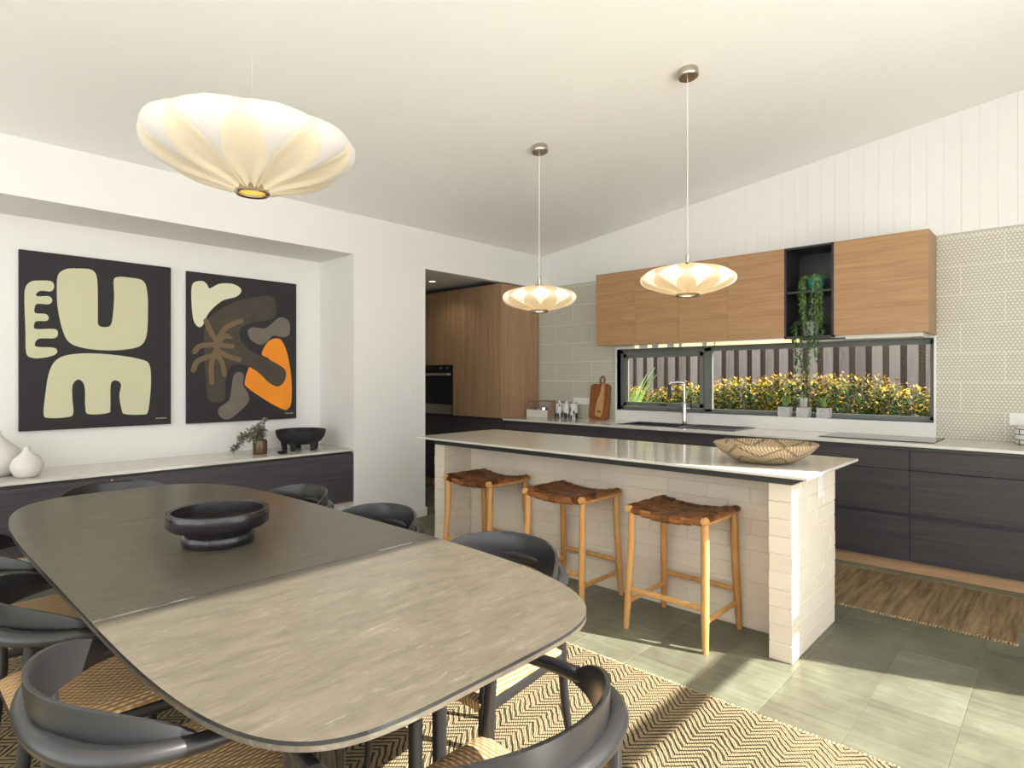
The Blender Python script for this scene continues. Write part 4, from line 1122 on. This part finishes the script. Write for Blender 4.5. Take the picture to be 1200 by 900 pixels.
# ------------------------------------------------------------------ things on the kitchen worktop and sill
cb = thing('chopping_board', 'two tone timber chopping board leaning on the tiles', 'chopping board', (-3.73, 5.375, ZB))
def rrect(w_, h_, r, n=5):
    out = []
    for cx, cz, a0 in ((w_/2-r, r, -PI/2), (w_/2-r, h_-r, 0), (-w_/2+r, h_-r, PI/2), (-w_/2+r, r, PI)):
        for i in range(n+1):
            a = a0+PI/2*i/n; out.append((cx+r*math.cos(a), cz+r*math.sin(a)))
    return out
MB().prism(rrect(0.255, 0.385, 0.045), 0, 0.018, 'y').build('board', 'board_dark', cb)
MB().prism(catmull([(-0.045, 0.05), (-0.02, 0.035), (0.03, 0.03), (0.05, 0.12), (0.055, 0.28), (0.05, 0.38), (0.02, 0.38), (0.0, 0.28), (-0.03, 0.2), (-0.045, 0.12)], 4), -0.0012, 0.001, 'y').build('pale_inlay', 'board_light', cb)
hl = MB(); ring = [(0.028*math.sin(a)+0.015, 0.009, 0.425+0.042*math.cos(a)) for a in [2*PI*i/20 for i in range(21)]]
hl.tube(ring, 0.009, 8); hl.build('handle_loop', 'board_dark', cb, smooth=True)
MB().box(-0.018, 0.03, -0.0018, 0.0005, 0.075, 0.095).build('burnt_stamp', 'board_dark', cb)
cb.rotation_euler = (-0.13, 0, 0)

cd = thing('serving_caddy', 'white tray caddy with timber handle and glass jar on the worktop', 'caddy', (-4.44, 5.30, ZB))
b = MB(); b.box(-0.16, 0.16, -0.10, 0.10, 0.0, 0.010).box(-0.16, 0.16, -0.105, -0.093, 0, 0.085, 0.002).box(-0.16, 0.16, 0.093, 0.105, 0, 0.085, 0.002)
b.build('tray', 'cabinet_white', cd)
for sx in (-1, 1):
    MB().prism([(-0.105, 0), (0.105, 0), (0.105, 0.085), (0.02, 0.195), (-0.02, 0.195), (-0.105, 0.085)], sx*0.16-0.006, sx*0.16+0.006, 'x').build('end_panel', 'caddy_wood', cd)
MB().tube([(-0.165, 0, 0.183), (0.165, 0, 0.183)], 0.011, 10).build('handle', 'caddy_wood', cd, smooth=True)
gj = MB().lathe([(0, 0), (0.05, 0), (0.055, 0.06), (0.05, 0.10), (0.03, 0.115), (0, 0.118)], n=20, cap=False).build('glass_jar', 'chrome', None, (-4.42, 5.30, ZB+0.010), smooth=True)
tag(gj, 'small shiny lidded jar inside the serving caddy', 'jar')
for i, (xx, lb) in enumerate(((-4.225, 'patterned black and white canister beside the serving caddy'), (-4.125, 'patterned black and white canister in the middle of three'), (-4.025, 'patterned black and white canister nearest the power outlet'))):
    t_ = thing('canister', lb, 'canister', (xx, 5.335, ZB), i*1.1, 'canisters on the worktop')
    MB().lathe([(0, 0), (0.042, 0), (0.045, 0.005), (0.045, 0.160), (0.040, 0.166), (0, 0.166)], n=24, cap=False).build('body', 'canister_print', t_, smooth=True, angle=50)
    MB().lathe([(0.041, 0.162), (0.043, 0.166), (0.043, 0.178), (0.012, 0.182), (0.010, 0.192), (0.0, 0.194)], n=24, cap=False).build('lid', 'chrome', t_, smooth=True, angle=50)
po = thing('power_outlet', 'long white power outlet plate on the tiles behind the canisters', 'power outlet', (-3.97, YK+0.003, 1.035))
MB().box(-0.15, 0.10, -0.008, 0, 0, 0.075, 0.002).build('plate', 'white_panel', po)
for xx in (-0.09, 0.05): MB().box(xx-0.008, xx+0.008, -0.011, -0.008, 0.03, 0.05, 0.001).build('switch', 'cabinet_white', po)
po = thing('power_outlet', 'square white power outlet plate above the lined white jar', 'power outlet', (-0.255, YK+0.003, 1.0))
MB().box(-0.065, 0.065, -0.008, 0, 0, 0.085, 0.002).build('plate', 'white_panel', po)
for xx in (-0.03, 0.03): MB().box(xx-0.006, xx+0.006, -0.011, -0.008, 0.04, 0.06, 0.001).build('switch', 'cabinet_white', po)
jr = thing('lined_jar', 'white squat jar crossed by thin black lines at the end of the worktop', 'jar', (-0.195, 5.28, ZB))
MB().lathe([(0, 0), (0.07, 0), (0.088, 0.02), (0.092, 0.06), (0.086, 0.10), (0.072, 0.118), (0.066, 0.116), (0.07, 0.02), (0, 0.01)], n=32, cap=False).build('body', 'lined_ceramic', jr, smooth=True, angle=60)

def pot_plant(xx, label, kind, i):
    t_ = thing('sill_pot', label, 'potted plant', (xx, YK+0.03, WZ0+0.0), 0, 'concrete pots on the window sill')
    b = MB(); s_ = 0.048
    b.box(-s_, s_, -s_, s_, 0, 0.085, 0.003); b.build('pot', 'concrete', t_)
    box('soil', 'soil', -s_+0.006, s_-0.006, -s_+0.006, s_-0.006, 0.085, 0.087, t_)
    rnd = random.Random(i)
    if kind == 'aloe':
        for q in range(11):
            a = q*2.4; L_ = rnd.uniform(0.05, 0.11); d = Vector((math.cos(a), math.sin(a)*0.6, 0))*rnd.uniform(0.02, 0.07)
            MB().tube([(0, 0, 0.085), tuple(d*0.5+Vector((0, 0, 0.085+L_*0.6))), tuple(d+Vector((0, 0, 0.085+L_)))], [0.008, 0.006, 0.001], 6).build('leaf', 'leaf_light', t_, smooth=True)
    else:
        for q in range(7):
            a = q*0.9; r = 0.02 if q else 0
            MB().tube([(r*math.cos(a), r*math.sin(a), 0.085), (r*1.3*math.cos(a), r*1.3*math.sin(a), 0.15), (r*1.4*math.cos(a), r*1.4*math.sin(a), 0.165)], [0.009, 0.0085, 0.003], 7).build('stem', 'cactus', t_, smooth=True)
pot_plant(-1.835, 'square concrete pot with spiky green aloe standing nearest the tap on the sill', 'aloe', 1)
pot_plant(-1.68, 'square concrete pot with pale stubby cactus on the sill', 'cactus', 2)
pot_plant(-1.52, 'square concrete pot with spiky green aloe standing furthest from the tap on the sill', 'aloe', 5)

# trailing plants in the open shelf box
def trailing(loc, label, potmat, pr, ph, strands, crown, seed, leaf='leaf_trail'):
    t_ = thing('trailing_plant', label, 'potted plant', loc)
    MB().lathe([(0, 0), (pr*0.8, 0), (pr, ph*0.6), (pr, ph), (pr*0.9, ph), (pr*0.88, ph*0.8), (0, ph*0.8)], n=24, cap=False).build('pot', potmat, t_, smooth=True, angle=50)
    rnd = random.Random(seed)
    m = MB()
    for _ in range(crown):
        a = rnd.uniform(0, 2*PI); r = rnd.uniform(0, pr*1.1)
        p = Vector((r*math.cos(a), r*math.sin(a), ph*0.85)); d = Vector((math.cos(a)*0.8+rnd.gauss(0, .4), math.sin(a)*0.8+rnd.gauss(0, .4), rnd.uniform(0.2, 1.4)))
        m.leaf(p, d, rnd.uniform(0.035, 0.065), 0.024, bend=0.3)
    m.build('crown', 'leaf_light', t_)
    for (dx, dy, L_) in strands:
        m = MB(); px, py, pz = dx*0.6, dy*0.6, ph*0.9
        pts = [(px, py, pz), (dx*0.9, dy, pz+0.015), (dx, dy*1.15, pz-0.03)]
        n = max(4, int(L_/0.03)); xx, yy = dx, dy*1.15
        for q in range(1, n+1):
            xx += rnd.uniform(-.006, .006); yy += rnd.uniform(-.003, .003); pts.append((xx, yy, pz-0.03-L_*q/n))
        m.tube(pts, 0.0016, 4)
        for p in pts[2:]:
            for _ in range(6):
                d = Vector((rnd.gauss(0, 1), rnd.gauss(-0.2, 0.6), rnd.gauss(-0.4, 0.5)))
                m.leaf(Vector(p)+Vector((0, 0, rnd.uniform(-.015, .015))), d, rnd.uniform(0.022, 0.038), 0.018, bend=0.2)
        m.build('strand', leaf, t_)
S = [(-0.085, -0.07, 0.22), (-0.075, -0.08, 0.30), (-0.06, -0.085, 0.36), (-0.095, -0.06, 0.16), (0.03, -0.085, 0.40), (0.045, -0.08, 0.34), (0.02, -0.09, 0.30), (0.06, -0.075, 0.42)]
trailing((-1.515, 5.235, CZ0+0.368), 'teal pot with long trailing green strands on the upper shelf', 'teal_pot', 0.062, 0.115, S, 70, 3)
S = [(-0.11, -0.075, 0.16), (-0.075, -0.085, 0.28), (-0.03, -0.09, 0.40), (0.0, -0.095, 0.46), (0.02, -0.09, 0.36), (0.06, -0.085, 0.22), (0.085, -0.075, 0.30), (-0.09, -0.085, 0.36)]
trailing((-1.55, 5.225, CZ0+0.006), 'stone grey pot with hanging dark green strands in the lower shelf', 'concrete', 0.060, 0.12, S, 60, 9, 'leaf_dark')
